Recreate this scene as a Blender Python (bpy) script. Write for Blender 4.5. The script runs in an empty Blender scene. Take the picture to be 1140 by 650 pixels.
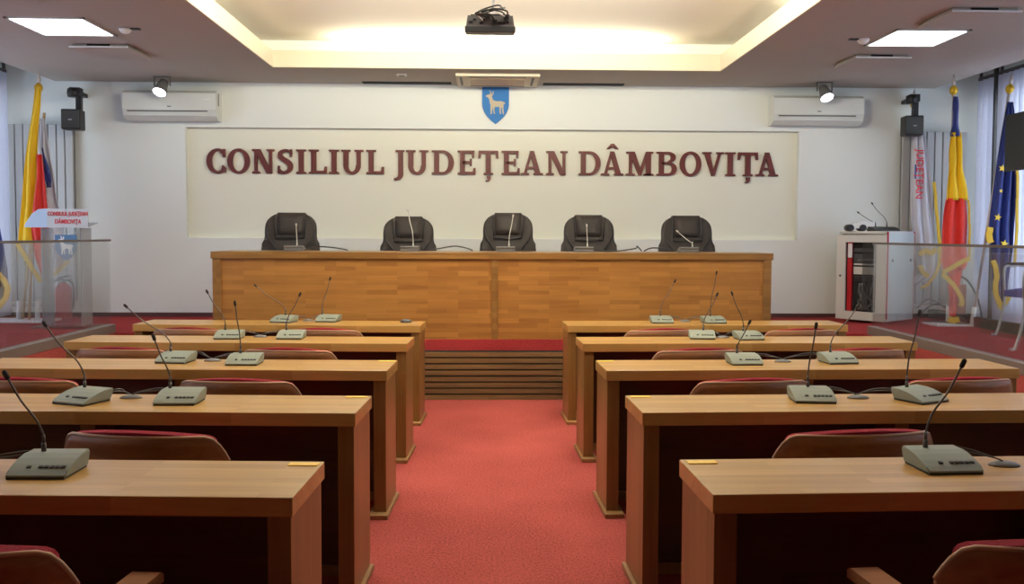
import bpy, bmesh, math, random
from math import pi, sin, cos, radians as R_
from mathutils import Vector, Matrix
sc = bpy.context.scene
col = sc.collection
rnd = random.Random(7)

# ------------------------------------------------------------------ camera, world, exposure
cd = bpy.data.cameras.new('camera'); cam = bpy.data.objects.new('camera', cd); col.objects.link(cam)
FPX = 980.0
cd.sensor_width = 36.0; cd.lens = 36.0 * FPX / 1140.0
cd.shift_y = -20.6 / 1140.0
cd.clip_start = 0.05
yaw = math.atan(26 / FPX); pitch = math.atan(43.9 / FPX)
cam.matrix_world = Matrix.Translation((0, 0, 1.47)) @ Matrix.Rotation(-yaw, 4, 'Z') @ Matrix.Rotation(pi / 2 - pitch, 4, 'X') @ Matrix.Rotation(.004, 4, 'Z')
sc.camera = cam
sc.view_settings.view_transform = 'Standard'; sc.view_settings.look = 'None'
sc.view_settings.gamma = 1.0; sc.view_settings.use_curve_mapping = False
sc.view_settings.exposure = -0.13
sc.cycles.use_denoising = True
sc.cycles.max_bounces = 10; sc.cycles.transparent_max_bounces = 24; sc.cycles.diffuse_bounces = 4
sc.cycles.caustics_reflective = False; sc.cycles.caustics_refractive = False
sc.cycles.sample_clamp_indirect = 6.0
w = bpy.data.worlds.new('World'); sc.world = w; w.use_nodes = True
w.node_tree.nodes['Background'].inputs[0].default_value = (.74, .85, 1.0, 1)
w.node_tree.nodes['Background'].inputs[1].default_value = 8.0     # overcast sky seen through the windows
L_PANEL, L_COVE, L_SPOT, L_TRAY, L_UP = 11.0, 62.0, 14.0, 17.5, 190.0

def area_light(name, loc, rot, sx, sy, power, color):
    ld = bpy.data.lights.new(name, 'AREA'); ld.shape = 'RECTANGLE'; ld.size = sx; ld.size_y = sy
    ld.energy = power; ld.color = color
    o = bpy.data.objects.new(name, ld); col.objects.link(o); o.location = loc; o.rotation_euler = rot
    return o
# hidden cove strips that wash the raised tray ceiling (they lie on the ledge behind the lip)
WARM = (1.0, .93, .74)
area_light('cove_light', (0.1, 9.24, 3.345), (R_(180 + 45), 0, 0), 3.2, .16, L_COVE, WARM)
area_light('cove_light', (-2.36, 5.2, 3.345), (R_(180), R_(-20), 0), .10, 5.0, L_COVE * .05, WARM)
area_light('cove_light', (2.54, 5.2, 3.345), (R_(180), R_(20), 0), .10, 5.0, L_COVE * .05, WARM)
for x in (-.75, .95): area_light('added_uplight', (x, 5.92, 3.235), (R_(180 - 36), 0, 0), 1.0, .3, L_UP, WARM)  # lamps added out of view to brighten the tray ceiling

# ------------------------------------------------------------------ materials
def newmat(name):
    m = bpy.data.materials.new(name); m.use_nodes = True
    return m, m.node_tree, m.node_tree.nodes['Principled BSDF']
def lin(c):
    return tuple(((v / 255) / 12.92 if v / 255 <= .04045 else ((v / 255 + .055) / 1.055) ** 2.4) for v in c) + (1,)
def plain(name, rgb, rough=.5, metal=0., spec=.5, bump=0., scale=60., coat=0., var=.0):
    m, nt, p = newmat(name); n = nt.nodes; l = nt.links
    p.inputs['Base Color'].default_value = lin(rgb); p.inputs['Roughness'].default_value = rough
    p.inputs['Metallic'].default_value = metal; p.inputs['Specular IOR Level'].default_value = spec
    p.inputs['Coat Weight'].default_value = coat
    tc = n.new('ShaderNodeTexCoord'); nz = n.new('ShaderNodeTexNoise'); nz.inputs['Scale'].default_value = scale
    nz.inputs['Detail'].default_value = 3
    l.new(tc.outputs['Object'], nz.inputs['Vector'])
    if var:
        mx = n.new('ShaderNodeMixRGB'); mx.blend_type = 'MULTIPLY'; mx.inputs[0].default_value = var
        mx.inputs[1].default_value = lin(rgb); l.new(nz.outputs['Fac'], mx.inputs[2]); 
        l.new(mx.outputs[0], p.inputs['Base Color'])
    if bump:
        b = n.new('ShaderNodeBump'); b.inputs['Strength'].default_value = bump; b.inputs['Distance'].default_value = .01
        l.new(nz.outputs['Fac'], b.inputs['Height']); l.new(b.outputs[0], p.inputs['Normal'])
    return m
def wood(name, axis, c1, c2, stave=.55, width=.045, rough=.35, coat=.15, seam=.12):
    """finger-jointed solid wood, staves along the given axis"""
    m, nt, p = newmat(name); n = nt.nodes; l = nt.links
    tc = n.new('ShaderNodeTexCoord'); sp = n.new('ShaderNodeSeparateXYZ'); l.new(tc.outputs['Object'], sp.inputs[0])
    ax = 'XYZ'.index(axis); oth = [i for i in range(3) if i != ax]
    ad = n.new('ShaderNodeMath'); ad.operation = 'ADD'; l.new(sp.outputs[oth[0]], ad.inputs[0]); l.new(sp.outputs[oth[1]], ad.inputs[1])
    cb = n.new('ShaderNodeCombineXYZ'); l.new(sp.outputs[ax], cb.inputs[0]); l.new(ad.outputs[0], cb.inputs[1])
    br = n.new('ShaderNodeTexBrick'); l.new(cb.outputs[0], br.inputs['Vector'])
    br.inputs['Color1'].default_value = (0, 0, 0, 1); br.inputs['Color2'].default_value = (1, 1, 1, 1); br.inputs['Mortar'].default_value = (.45, .45, .45, 1)
    br.inputs['Scale'].default_value = 1; br.inputs['Mortar Size'].default_value = .0006; br.inputs['Brick Width'].default_value = stave; br.inputs['Row Height'].default_value = width
    br.offset = .37; br.offset_frequency = 3; br.inputs['Bias'].default_value = -.1
    mp = n.new('ShaderNodeMapping'); l.new(tc.outputs['Object'], mp.inputs[0])
    s = [38, 38, 38]; s[ax] = 2.2; mp.inputs['Scale'].default_value = s
    nz = n.new('ShaderNodeTexNoise'); nz.inputs['Scale'].default_value = 1; nz.inputs['Detail'].default_value = 5; nz.inputs['Distortion'].default_value = .6
    l.new(mp.outputs[0], nz.inputs['Vector'])
    n2 = n.new('ShaderNodeTexNoise'); n2.inputs['Scale'].default_value = 1.6; n2.inputs['Detail'].default_value = 2; l.new(tc.outputs['Object'], n2.inputs['Vector'])
    a1 = n.new('ShaderNodeMath'); a1.operation = 'MULTIPLY'; a1.inputs[1].default_value = seam * 2.6; l.new(br.outputs['Color'], a1.inputs[0])
    a2 = n.new('ShaderNodeMath'); a2.operation = 'MULTIPLY_ADD'; a2.inputs[1].default_value = .55; l.new(nz.outputs['Fac'], a2.inputs[0]); l.new(a1.outputs[0], a2.inputs[2])
    a3 = n.new('ShaderNodeMath'); a3.operation = 'MULTIPLY_ADD'; a3.inputs[1].default_value = .35; l.new(n2.outputs['Fac'], a3.inputs[0]); l.new(a2.outputs[0], a3.inputs[2])
    cr = n.new('ShaderNodeValToRGB'); cr.color_ramp.elements[0].position = .3; cr.color_ramp.elements[1].position = .95
    cr.color_ramp.elements[0].color = lin(c2); cr.color_ramp.elements[1].color = lin(c1)
    l.new(a3.outputs[0], cr.inputs[0]); l.new(cr.outputs[0], p.inputs['Base Color'])
    p.inputs['Roughness'].default_value = rough; p.inputs['Coat Weight'].default_value = coat; p.inputs['Coat Roughness'].default_value = .25
    return m
def carpet(name, c1, c2):
    m, nt, p = newmat(name); n = nt.nodes; l = nt.links
    tc = n.new('ShaderNodeTexCoord'); nz = n.new('ShaderNodeTexNoise'); nz.inputs['Scale'].default_value = 85; nz.inputs['Detail'].default_value = 4; nz.inputs['Roughness'].default_value = .7
    l.new(tc.outputs['Object'], nz.inputs['Vector'])
    n2 = n.new('ShaderNodeTexNoise'); n2.inputs['Scale'].default_value = 1.3; n2.inputs['Detail'].default_value = 3; l.new(tc.outputs['Object'], n2.inputs['Vector'])
    ad = n.new('ShaderNodeMath'); ad.operation = 'MULTIPLY_ADD'; ad.inputs[1].default_value = .35; l.new(n2.outputs['Fac'], ad.inputs[0]); l.new(nz.outputs['Fac'], ad.inputs[2])
    cr = n.new('ShaderNodeValToRGB'); cr.color_ramp.elements[0].position = .50; cr.color_ramp.elements[1].position = .84
    cr.color_ramp.elements[0].color = lin(c2); cr.color_ramp.elements[1].color = lin(c1)
    l.new(ad.outputs[0], cr.inputs[0]); l.new(cr.outputs[0], p.inputs['Base Color'])
    b = n.new('ShaderNodeBump'); b.inputs['Strength'].default_value = .5; b.inputs['Distance'].default_value = .006
    l.new(nz.outputs['Fac'], b.inputs['Height']); l.new(b.outputs[0], p.inputs['Normal'])
    p.inputs['Roughness'].default_value = .95; p.inputs['Specular IOR Level'].default_value = .15
    return m
def emit(name, rgb, strength):
    m, nt, p = newmat(name)
    p.inputs['Base Color'].default_value = (0.8, 0.8, 0.8, 1)
    p.inputs['Emission Color'].default_value = rgb + (1,); p.inputs['Emission Strength'].default_value = strength
    return m
def clear(name, tint, gloss=.45, rough=.02, haze=0.0):
    m = bpy.data.materials.new(name); m.use_nodes = True; nt = m.node_tree; n = nt.nodes; l = nt.links
    n.remove(n['Principled BSDF']); out = n['Material Output']
    tr = n.new('ShaderNodeBsdfTransparent'); tr.inputs[0].default_value = tint + (1,)
    gl = n.new('ShaderNodeBsdfGlossy'); gl.inputs['Roughness'].default_value = rough
    lw = n.new('ShaderNodeFresnel'); lw.inputs['IOR'].default_value = 1.45
    mx = n.new('ShaderNodeMixShader'); mu = n.new('ShaderNodeMath'); mu.operation = 'MULTIPLY'; mu.inputs[1].default_value = gloss; l.new(lw.outputs[0], mu.inputs[0]); l.new(mu.outputs[0], mx.inputs[0]); l.new(tr.outputs[0], mx.inputs[1]); l.new(gl.outputs[0], mx.inputs[2])
    df = n.new('ShaderNodeBsdfDiffuse'); df.inputs[0].default_value = (.62, .64, .66, 1)
    m2 = n.new('ShaderNodeMixShader'); m2.inputs[0].default_value = haze; l.new(mx.outputs[0], m2.inputs[1]); l.new(df.outputs[0], m2.inputs[2])
    l.new(m2.outputs[0], out.inputs[0])
    return m
def cloth(name, rgb, trans=.0, rough=.6, sheen=.3):
    m, nt, p = newmat(name); n = nt.nodes; l = nt.links
    p.inputs['Base Color'].default_value = lin(rgb); p.inputs['Roughness'].default_value = rough
    p.inputs['Sheen Weight'].default_value = sheen
    tc = n.new('ShaderNodeTexCoord'); nz = n.new('ShaderNodeTexNoise'); nz.inputs['Scale'].default_value = 18; nz.inputs['Detail'].default_value = 3
    l.new(tc.outputs['Object'], nz.inputs['Vector'])
    b = n.new('ShaderNodeBump'); b.inputs['Strength'].default_value = .35; b.inputs['Distance'].default_value = .02
    l.new(nz.outputs['Fac'], b.inputs['Height']); l.new(b.outputs[0], p.inputs['Normal'])
    if trans:
        t = n.new('ShaderNodeBsdfTranslucent'); t.inputs[0].default_value = lin(rgb)
        mx = n.new('ShaderNodeMixShader'); mx.inputs[0].default_value = trans
        l.new(p.outputs[0], mx.inputs[1]); l.new(t.outputs[0], mx.inputs[2]); l.new(mx.outputs[0], n['Material Output'].inputs[0])
    return m

C1, C2 = (190, 150, 80), (148, 104, 46)
M = dict(
    wall=plain('wall_paint', (226, 230, 225), .85, spec=.2, bump=.04, scale=90),
    nearwall=plain('near_wall_dark', (118, 92, 70), .7, spec=.2),  # unseen wall, dark tone picked to cut its bounced light
    niche=plain('niche_paint', (230, 230, 214), .8, spec=.2),
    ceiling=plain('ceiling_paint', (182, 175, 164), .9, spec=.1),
    tray=plain('tray_brightened_paint', (246, 242, 230), .85, spec=.1),  # whiter than the lip, standing in for light on the tray
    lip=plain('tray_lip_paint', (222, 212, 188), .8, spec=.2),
    carpet=carpet('red_carpet', (184, 88, 80), (124, 53, 48)),
    dcarpet=carpet('dais_carpet', (166, 56, 56), (120, 36, 38)),
    woodx=wood('maple_lengthwise', 'X', C1, C2),
    woodtop=wood('maple_top', 'X', (212, 170, 96), (172, 127, 60), stave=.62, width=.048, rough=.28, coat=.3, seam=.13),
    woodz=wood('maple_upright', 'Z', (160, 122, 64), (120, 84, 38), stave=.9, width=.06),
    podium=wood('podium_staves', 'X', (180, 126, 60), (136, 88, 37), stave=.27, width=.042, rough=.4, seam=.16),
    podiumtop=wood('podium_top_wood', 'X', (152, 112, 58), (114, 78, 36), stave=.8, width=.05),
    slat=wood('slat_wood', 'X', (126, 96, 54), (86, 62, 34), stave=1.3, width=.2, rough=.6, coat=0),
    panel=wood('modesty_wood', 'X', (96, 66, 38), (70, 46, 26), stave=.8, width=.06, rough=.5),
    foot=wood('plinth_wood', 'Y', (176, 138, 88), (138, 100, 58), stave=.9, width=.05, rough=.5),
    shell=wood('plywood_shell', 'X', (204, 138, 80), (136, 86, 46), stave=3, width=2, rough=.5, coat=.0, seam=.0),
    shelledge=plain('plywood_edge', (180, 138, 98), .4),
    redpad=plain('red_upholstery', (138, 24, 38), .9, spec=.2, bump=.4, scale=160, var=.25),
    chrome=plain('brushed_steel', (176, 176, 174), .3, metal=1),
    darkmetal=plain('dark_steel', (70, 68, 66), .4, metal=.7),
    dark=plain('black_void', (12, 11, 10), .8),
    leather=plain('brown_black_leather', (40, 34, 31), .6, spec=.3, bump=.25, scale=120),
    leatherline=plain('leather_seam', (20, 17, 16), .7),
    blackp=plain('black_plastic', (26, 26, 28), .45),
    micbody=plain('grey_green_plastic', (132, 138, 121), .5, bump=.05, scale=400),
    micbase=plain('dark_rubber', (48, 50, 48), .7),
    micbtn=plain('button_plastic', (66, 66, 62), .5),
    neck=plain('gooseneck_metal', (92, 86, 80), .45, metal=.6),
    necksil=plain('gooseneck_silver', (190, 186, 176), .4, metal=.6),
    michead=plain('mic_foam', (30, 26, 25), .8),
    cable=plain('grey_cable', (86, 84, 82), .5),
    blackcable=plain('black_cable', (28, 27, 28), .5),
    letter=plain('dark_red_letter', (90, 24, 15), .5, spec=.5),
    acw=plain('ac_white', (208, 210, 204), .4),
    acline=plain('ac_slot', (92, 88, 86), .6),
    beige=plain('beige_grille', (196, 170, 138), .6),
    white=plain('white_plastic', (226, 226, 224), .4),
    rad=plain('radiator_shaded_enamel', (180, 180, 178), .45),  # enamel greyed to stand in for the shade it sits in
    radgap=plain('radiator_gap', (120, 118, 118), .7),
    rack=plain('rack_enamel', (206, 206, 198), .4),
    rackside=plain('rack_side_enamel', (196, 208, 202), .35),
    red=plain('red_paint', (176, 28, 34), .4),
    grey=plain('grey_case', (112, 112, 110), .5),
    dgrey=plain('dark_case', (60, 62, 62), .5),
    blue=plain('shield_blue', (52, 118, 184), .75),
    deer=plain('deer_cream', (176, 164, 140), .5),
    gold=plain('gold_ball', (214, 172, 40), .35, metal=.4),
    polew=plain('pole_aluminium', (196, 184, 176), .4, metal=.3),
    polewood=plain('pole_wood', (186, 160, 120), .5),
    yel=cloth('flag_yellow', (250, 208, 10), .15), redf=cloth('flag_red', (232, 44, 26), .15),
    bluef=cloth('flag_blue', (28, 52, 134), .1), whitef=cloth('flag_white', (220, 220, 228), .15),
    dblue=cloth('flag_dark_blue', (24, 44, 120), .1),
    fringe=plain('gold_fringe', (222, 182, 40), .6, bump=.6, scale=120), star=plain('star_yellow', (240, 206, 50), .5),
    rtext=plain('red_print', (206, 40, 48), .6),
    blind=cloth('blind_fabric', (204, 206, 222), .42, sheen=0),
    blindgap=plain('rail_metal', (92, 90, 92), .5, metal=.3),
    glass=clear('clear_glass', (.96, .97, .965), haze=.03),
    acrylic=clear('clear_acrylic', (.95, .965, .97), haze=.06),
    sheet=clear('milky_acrylic', (.80, .84, .88), haze=.5),
    winglass=clear('window_glass', (.97, .98, .98)),
    rackglass=clear('tinted_door_glass', (.75, .75, .75), haze=.05),
    curb=plain('channel_metal', (128, 116, 108), .45, metal=.3),
    rail=plain('rail_brown', (96, 86, 80), .4, metal=.3),
    frame=plain('window_frame_white', (210, 212, 216), .4),
    card=plain('yellow_card', (252, 214, 96), .5),
    seatblue=plain('blue_upholstery', (40, 56, 150), .85, bump=.3, scale=150),
    tan=plain('olive_fabric', (118, 108, 78), .85, bump=.3, scale=120),
    brownbox=plain('red_brown_box', (150, 70, 62), .6),
    trim=plain('dark_skirting', (74, 36, 34), .6),
    screen=plain('tv_black', (10, 10, 12), .4),
    L_panel=emit('panel_diffuser', (.93, .96, 1.0), L_PANEL),
    L_spot=emit('spot_lens', (.82, .92, 1.0), L_SPOT),
    L_tray=emit('added_tray_diffuser', (1.0, .90, .74), L_TRAY),
    L_led=emit('status_led', (1., 1., .9), 2.0),
)

# ------------------------------------------------------------------ mesh helpers
class MB:
    def __init__(s): s.bm = bmesh.new(); s.mi = 0
    def _t(s, vs, M4):
        if M4 is not None:
            for v in vs: v.co = M4 @ v.co
    def box(s, x0, x1, y0, y1, z0, z1, mat=None, bevel=0.0):
        P = [(x, y, z) for z in (z0, z1) for y in (y0, y1) for x in (x0, x1)]
        v = [s.bm.verts.new(p) for p in P]
        F = [(0, 2, 3, 1), (4, 5, 7, 6), (0, 1, 5, 4), (2, 6, 7, 3), (0, 4, 6, 2), (1, 3, 7, 5)]
        fs = [s.bm.faces.new([v[i] for i in f]) for f in F]
        for f in fs: f.material_index = s.mi
        s._t(v, mat)
        if bevel:
            es = list({e for f in fs for e in f.edges})
            r = bmesh.ops.bevel(s.bm, geom=es, offset=bevel, segments=2, affect='EDGES', profile=.5)
            for f in r['faces']: f.material_index = s.mi
        return s
    def prism(s, pts, d0, d1, plane='XZ', mat=None):
        """closed outline extruded from d0 to d1 along the third axis"""
        def mk(p, d):
            return {'XZ': (p[0], d, p[1]), 'XY': (p[0], p[1], d), 'YZ': (d, p[0], p[1])}[plane]
        a = [s.bm.verts.new(mk(p, d0)) for p in pts]; b = [s.bm.verts.new(mk(p, d1)) for p in pts]
        n = len(pts); fs = [s.bm.faces.new(a), s.bm.faces.new(b[::-1])]
        for i in range(n): fs.append(s.bm.faces.new((a[i], b[i], b[(i + 1) % n], a[(i + 1) % n])))
        for f in fs: f.material_index = s.mi
        s._t(a + b, mat); return s
    def tube(s, pts, r, n=8, caps=True, mat=None):
        pts = [Vector(p) for p in pts]; rs = r if isinstance(r, (list, tuple)) else [r] * len(pts)
        rings = []; up = None; allv = []
        for i, p in enumerate(pts):
            t = (pts[min(i + 1, len(pts) - 1)] - pts[max(i - 1, 0)])
            t = t.normalized() if t.length > 1e-9 else Vector((0, 0, 1))
            if up is None: up = Vector((0, 0, 1)) if abs(t.z) < .9 else Vector((1, 0, 0))
            a = (up - t * up.dot(t)).normalized(); b = t.cross(a); up = a
            ring = [s.bm.verts.new(p + (a * cos(2 * pi * k / n) + b * sin(2 * pi * k / n)) * rs[i]) for k in range(n)]
            rings.append(ring); allv += ring
        for i in range(len(rings) - 1):
            for k in range(n):
                f = s.bm.faces.new((rings[i][k], rings[i][(k + 1) % n], rings[i + 1][(k + 1) % n], rings[i + 1][k])); f.material_index = s.mi; f.smooth = True
        if caps:
            for f in (s.bm.faces.new(rings[0][::-1]), s.bm.faces.new(rings[-1])): f.material_index = s.mi
        s._t(allv, mat); return s
    def cyl(s, p0, p1, r0, r1=None, n=16, mat=None):
        return s.tube([p0, p1], [r0, r0 if r1 is None else r1], n, mat=mat)
    def lathe(s, prof, n=24, mat=None):
        """profile of (r, z) about the z axis"""
        rings = []; allv = []
        for r, z in prof:
            ring = [s.bm.verts.new((max(r, 1e-4) * cos(2 * pi * k / n), max(r, 1e-4) * sin(2 * pi * k / n), z)) for k in range(n)]
            rings.append(ring); allv += ring
        for i in range(len(rings) - 1):
            for k in range(n):
                f = s.bm.faces.new((rings[i][k], rings[i][(k + 1) % n], rings[i + 1][(k + 1) % n], rings[i + 1][k])); f.smooth = True; f.material_index = s.mi
        for f in (s.bm.faces.new(rings[0][::-1]), s.bm.faces.new(rings[-1])): f.material_index = s.mi
        s._t(allv, mat); return s
    def grid(s, fn, nu, nv, closed=False, smooth=True):
        """surface fn(u, v) -> point, optional material index as second item"""
        V = [[s.bm.verts.new(fn(i / nu, j / nv)) for j in range(nv + 1)] for i in range(nu + 1)]
        for i in range(nu):
            for j in range(nv):
                f = s.bm.faces.new((V[i][j], V[i + 1][j], V[i + 1][j + 1], V[i][j + 1])); f.smooth = smooth; f.material_index = s.mi
        return V
    def solid(s, fn, nu, nv, th):
        """thick sheet: front fn(u,v), back offset by -th along y of fn's frame"""
        A = [[s.bm.verts.new(fn(i / nu, j / nv, 0)) for j in range(nv + 1)] for i in range(nu + 1)]
        B = [[s.bm.verts.new(fn(i / nu, j / nv, th)) for j in range(nv + 1)] for i in range(nu + 1)]
        for i in range(nu):
            for j in range(nv):
                f = s.bm.faces.new((A[i][j], A[i + 1][j], A[i + 1][j + 1], A[i][j + 1])); f.smooth = True; f.material_index = s.mi
                f = s.bm.faces.new((B[i][j], B[i][j + 1], B[i + 1][j + 1], B[i + 1][j])); f.smooth = True; f.material_index = s.mi
        def strip(a, b):
            for k in range(len(a) - 1):
                f = s.bm.faces.new((a[k], b[k], b[k + 1], a[k + 1])); f.material_index = s.mi
        strip(A[0], B[0]); strip(A[-1][::-1], B[-1][::-1])
        strip([A[i][0] for i in range(nu, -1, -1)], [B[i][0] for i in range(nu, -1, -1)]); strip([A[i][-1] for i in range(nu + 1)], [B[i][-1] for i in range(nu + 1)])
        return s
    def mesh(s, name, mats, normals=True):
        if normals: bmesh.ops.recalc_face_normals(s.bm, faces=s.bm.faces)
        me = bpy.data.meshes.new(name); s.bm.to_mesh(me); s.bm.free()
        for m in (mats if isinstance(mats, (list, tuple)) else [mats]): me.materials.append(m)
        return me
    def build(s, name, mats, parent=None, normals=True):
        return inst(name, s.mesh(name, mats, normals), parent)
def inst(name, me, parent=None, loc=None, rz=None):
    o = bpy.data.objects.new(name, me); col.objects.link(o)
    if parent: o.parent = parent
    if loc: o.location = loc
    if rz is not None: o.rotation_euler = (0, 0, rz)
    return o
def tag(o, label=None, cat=None, group=None, kind=None):
    if label: o['label'] = label
    if cat: o['category'] = cat
    if group: o['group'] = group
    if kind: o['kind'] = kind
    return o
def thing(name, label, cat, loc=(0, 0, 0), rz=0, group=None):
    o = bpy.data.objects.new(name, None); col.objects.link(o); o.location = loc; o.rotation_euler = (0, 0, rz); o.empty_display_size = .1
    return tag(o, label, cat, group)
def struct(o): return tag(o, kind='structure')
def copy_tree(o, parent=None):
    c = o.copy(); col.objects.link(c)
    if parent: c.parent = parent
    for ch in list(o.children): copy_tree(ch, c)
    return c
def smooth_curve(pts, n=8):
    P = [Vector(p) for p in pts]; P = [P[0]] + P + [P[-1]]; out = []
    for i in range(1, len(P) - 2):
        for k in range(n):
            t = k / n; a, b, c, d = P[i - 1], P[i], P[i + 1], P[i + 2]
            out.append(.5 * ((2 * b) + (c - a) * t + (2 * a - 5 * b + 4 * c - d) * t * t + (3 * b - a - 3 * c + d) * t ** 3))
    out.append(P[-2]); return out
def text_mesh(name, body, size, mat, parent, M4, align='CENTER', spacing=1.0, depth=.0015, lines=1.0, bold=0.0):
    cu = bpy.data.curves.new(name, 'FONT'); cu.body = body; cu.size = size; cu.align_x = align; cu.align_y = 'CENTER'
    cu.extrude = depth; cu.space_character = spacing; cu.space_line = lines; cu.offset = bold
    t = bpy.data.objects.new(name, cu); col.objects.link(t)
    dg = bpy.context.evaluated_depsgraph_get(); me = bpy.data.meshes.new_from_object(t.evaluated_get(dg))
    bpy.data.objects.remove(t); bpy.data.curves.remove(cu)
    me.transform(M4); me.materials.clear(); me.materials.append(mat); me.name = name
    return inst(name, me, parent)
UPRIGHT = Matrix.Rotation(pi / 2, 4, 'X')

# ------------------------------------------------------------------ the room
DZ = .531           # height of the dais and the side platforms
CZ = 3.14           # flat ceiling
XL, XR = -5.4, 5.62
YB, YF = -1.6, 9.95
struct(MB().box(XL - .2, XR + .2, YB - .2, YF + .3, -.2, 0).build('floor', M['carpet']))
# dais: centre part under the long table is deeper than its wings; platforms run along both window sides
struct(MB().box(-2.62, 2.72, 7.80, YF, 0, DZ).box(-3.50, -2.62, 8.28, YF, 0, DZ).box(2.72, 3.60, 8.28, YF, 0, DZ).build('floor_dais', M['dcarpet']))
struct(MB().box(XL, -3.50, YB, YF, 0, DZ).build('floor_platform_left', M['dcarpet']))
struct(MB().box(3.60, XR, YB, YF, 0, DZ).build('floor_platform_right', M['dcarpet']))
struct(MB().box(-3.50, -3.488, YB, 8.28, 0, DZ - .002).build('trim_1', M['carpet']))
struct(MB().box(3.588, 3.60, YB, 8.28, 0, DZ - .002).build('trim_2', M['carpet']))

NX0, NX1, NZ0, NZ1 = -3.38, 3.515, 1.415, 2.645
b = MB()
b.box(XL - .2, NX0, YF, YF + .3, 0, 3.6).box(NX1, XR + .2, YF, YF + .3, 0, 3.6).box(NX0, NX1, YF, YF + .3, 0, NZ0).box(NX0, NX1, YF, YF + .3, NZ1, 3.6)
struct(b.build('wall_far', M['wall']))
struct(MB().box(NX0 - .05, NX1 + .05, YF + .08, YF + .28, NZ0 - .05, NZ1 + .05).build('wall_niche', M['niche']))
struct(MB().box(XL - .2, XR + .2, YB - .2, YB, 0, 3.6).build('wall_near', M['nearwall']))
WIN = [(9.50, 9.86), (7.0, 9.35), (4.2, 6.4), (1.6, 3.9)]
for side, x0, x1 in (('left', XL - .2, XL), ('right', XR, XR + .2)):
    b = MB(); b.box(x0, x1, YB, YF, 0, .66).box(x0, x1, YB, YF, 3.05, 3.6)
    ys = [YB] + [v for a in sorted(WIN) for v in a] + [YF]
    for i in range(0, len(ys), 2): b.box(x0, x1, ys[i], ys[i + 1], .66, 3.05)
    struct(b.build('wall_' + side, M['wall']))
k = 1
for side, X in ((-1, XL - .1), (1, XR + .1)):
    for (a, c) in WIN:
        o = MB()
        for (y0, y1, z0, z1) in ((a, a + .06, .66, 3.05), (c - .06, c, .66, 3.05), (a, c, .66, .72), (a, c, 2.99, 3.05), ((a + c) / 2 - .03, (a + c) / 2 + .03, .66, 3.05)):
            o.box(X - .04, X + .04, y0, y1, z0, z1)
        f = struct(o.build('window_%d' % k, M['frame'])); k += 1
        MB().box(X - .004, X + .004, a + .03, c - .03, .69, 3.02).build('pane', M['winglass'], f)

# ceiling with its raised tray; curtain pockets along both window walls
TX0, TX1, TY0, TY1 = -2.19, 2.37, 1.0, 9.02
b = MB()
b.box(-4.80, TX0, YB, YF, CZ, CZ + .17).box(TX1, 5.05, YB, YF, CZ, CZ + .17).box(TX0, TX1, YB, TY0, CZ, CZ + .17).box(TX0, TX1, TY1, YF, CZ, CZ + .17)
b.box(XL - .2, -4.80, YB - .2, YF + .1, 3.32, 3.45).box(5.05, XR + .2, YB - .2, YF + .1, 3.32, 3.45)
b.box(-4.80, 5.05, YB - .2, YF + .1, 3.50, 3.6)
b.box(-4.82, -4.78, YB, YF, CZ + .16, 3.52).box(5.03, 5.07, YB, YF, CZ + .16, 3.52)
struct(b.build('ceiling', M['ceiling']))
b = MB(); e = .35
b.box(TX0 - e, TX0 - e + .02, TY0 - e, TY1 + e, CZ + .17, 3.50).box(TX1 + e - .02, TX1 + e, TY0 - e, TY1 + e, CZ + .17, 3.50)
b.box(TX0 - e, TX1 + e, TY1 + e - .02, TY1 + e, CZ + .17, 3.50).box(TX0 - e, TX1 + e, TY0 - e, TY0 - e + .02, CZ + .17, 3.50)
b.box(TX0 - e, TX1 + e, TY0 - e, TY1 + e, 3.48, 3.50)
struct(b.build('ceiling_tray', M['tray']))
b = MB(); t = .014
b.box(TX0, TX0 + t, TY0, TY1, CZ, CZ + .165).box(TX1 - t, TX1, TY0, TY1, CZ, CZ + .165).box(TX0, TX1, TY1 - t, TY1, CZ, CZ + .165).box(TX0, TX1, TY0, TY0 + t, CZ, CZ + .165)
struct(b.build('trim_3', M['lip']))
struct(MB().box(-1.40, -.42, 9.80, 9.93, CZ - .006, CZ + .01).box(.60, 1.50, 9.80, 9.93, CZ - .006, CZ + .01).build('trim_4', M['dark']))
struct(MB().box(XL, -2.5, YF - .015, YF, DZ, DZ + .045).box(2.6, XR, YF - .015, YF, DZ, DZ + .045).box(-2.5, 2.6, YF - .015, YF, DZ, DZ + .045).build('baseboard_far', M['trim']))
struct(MB().box(5.02, 5.10, 3.5, 9.9, DZ, DZ + .10).build('baseboard_right', M['dark']))
# front of the dais: red carpet band above, wooden slats over a black sheet painted for the dark between them
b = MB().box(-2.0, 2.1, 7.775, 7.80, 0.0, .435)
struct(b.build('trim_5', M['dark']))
b = MB(); n = 8; pit = .435 / n
for i in range(n):
    z0 = i * pit + .002; b.box(-2.0, 2.1, 7.755, 7.776, z0, z0 + pit * .76)
tag(b.build('slatted_grille', M['slat']), 'dark brown wooden slatted grille below the long table', 'grille')

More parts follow.
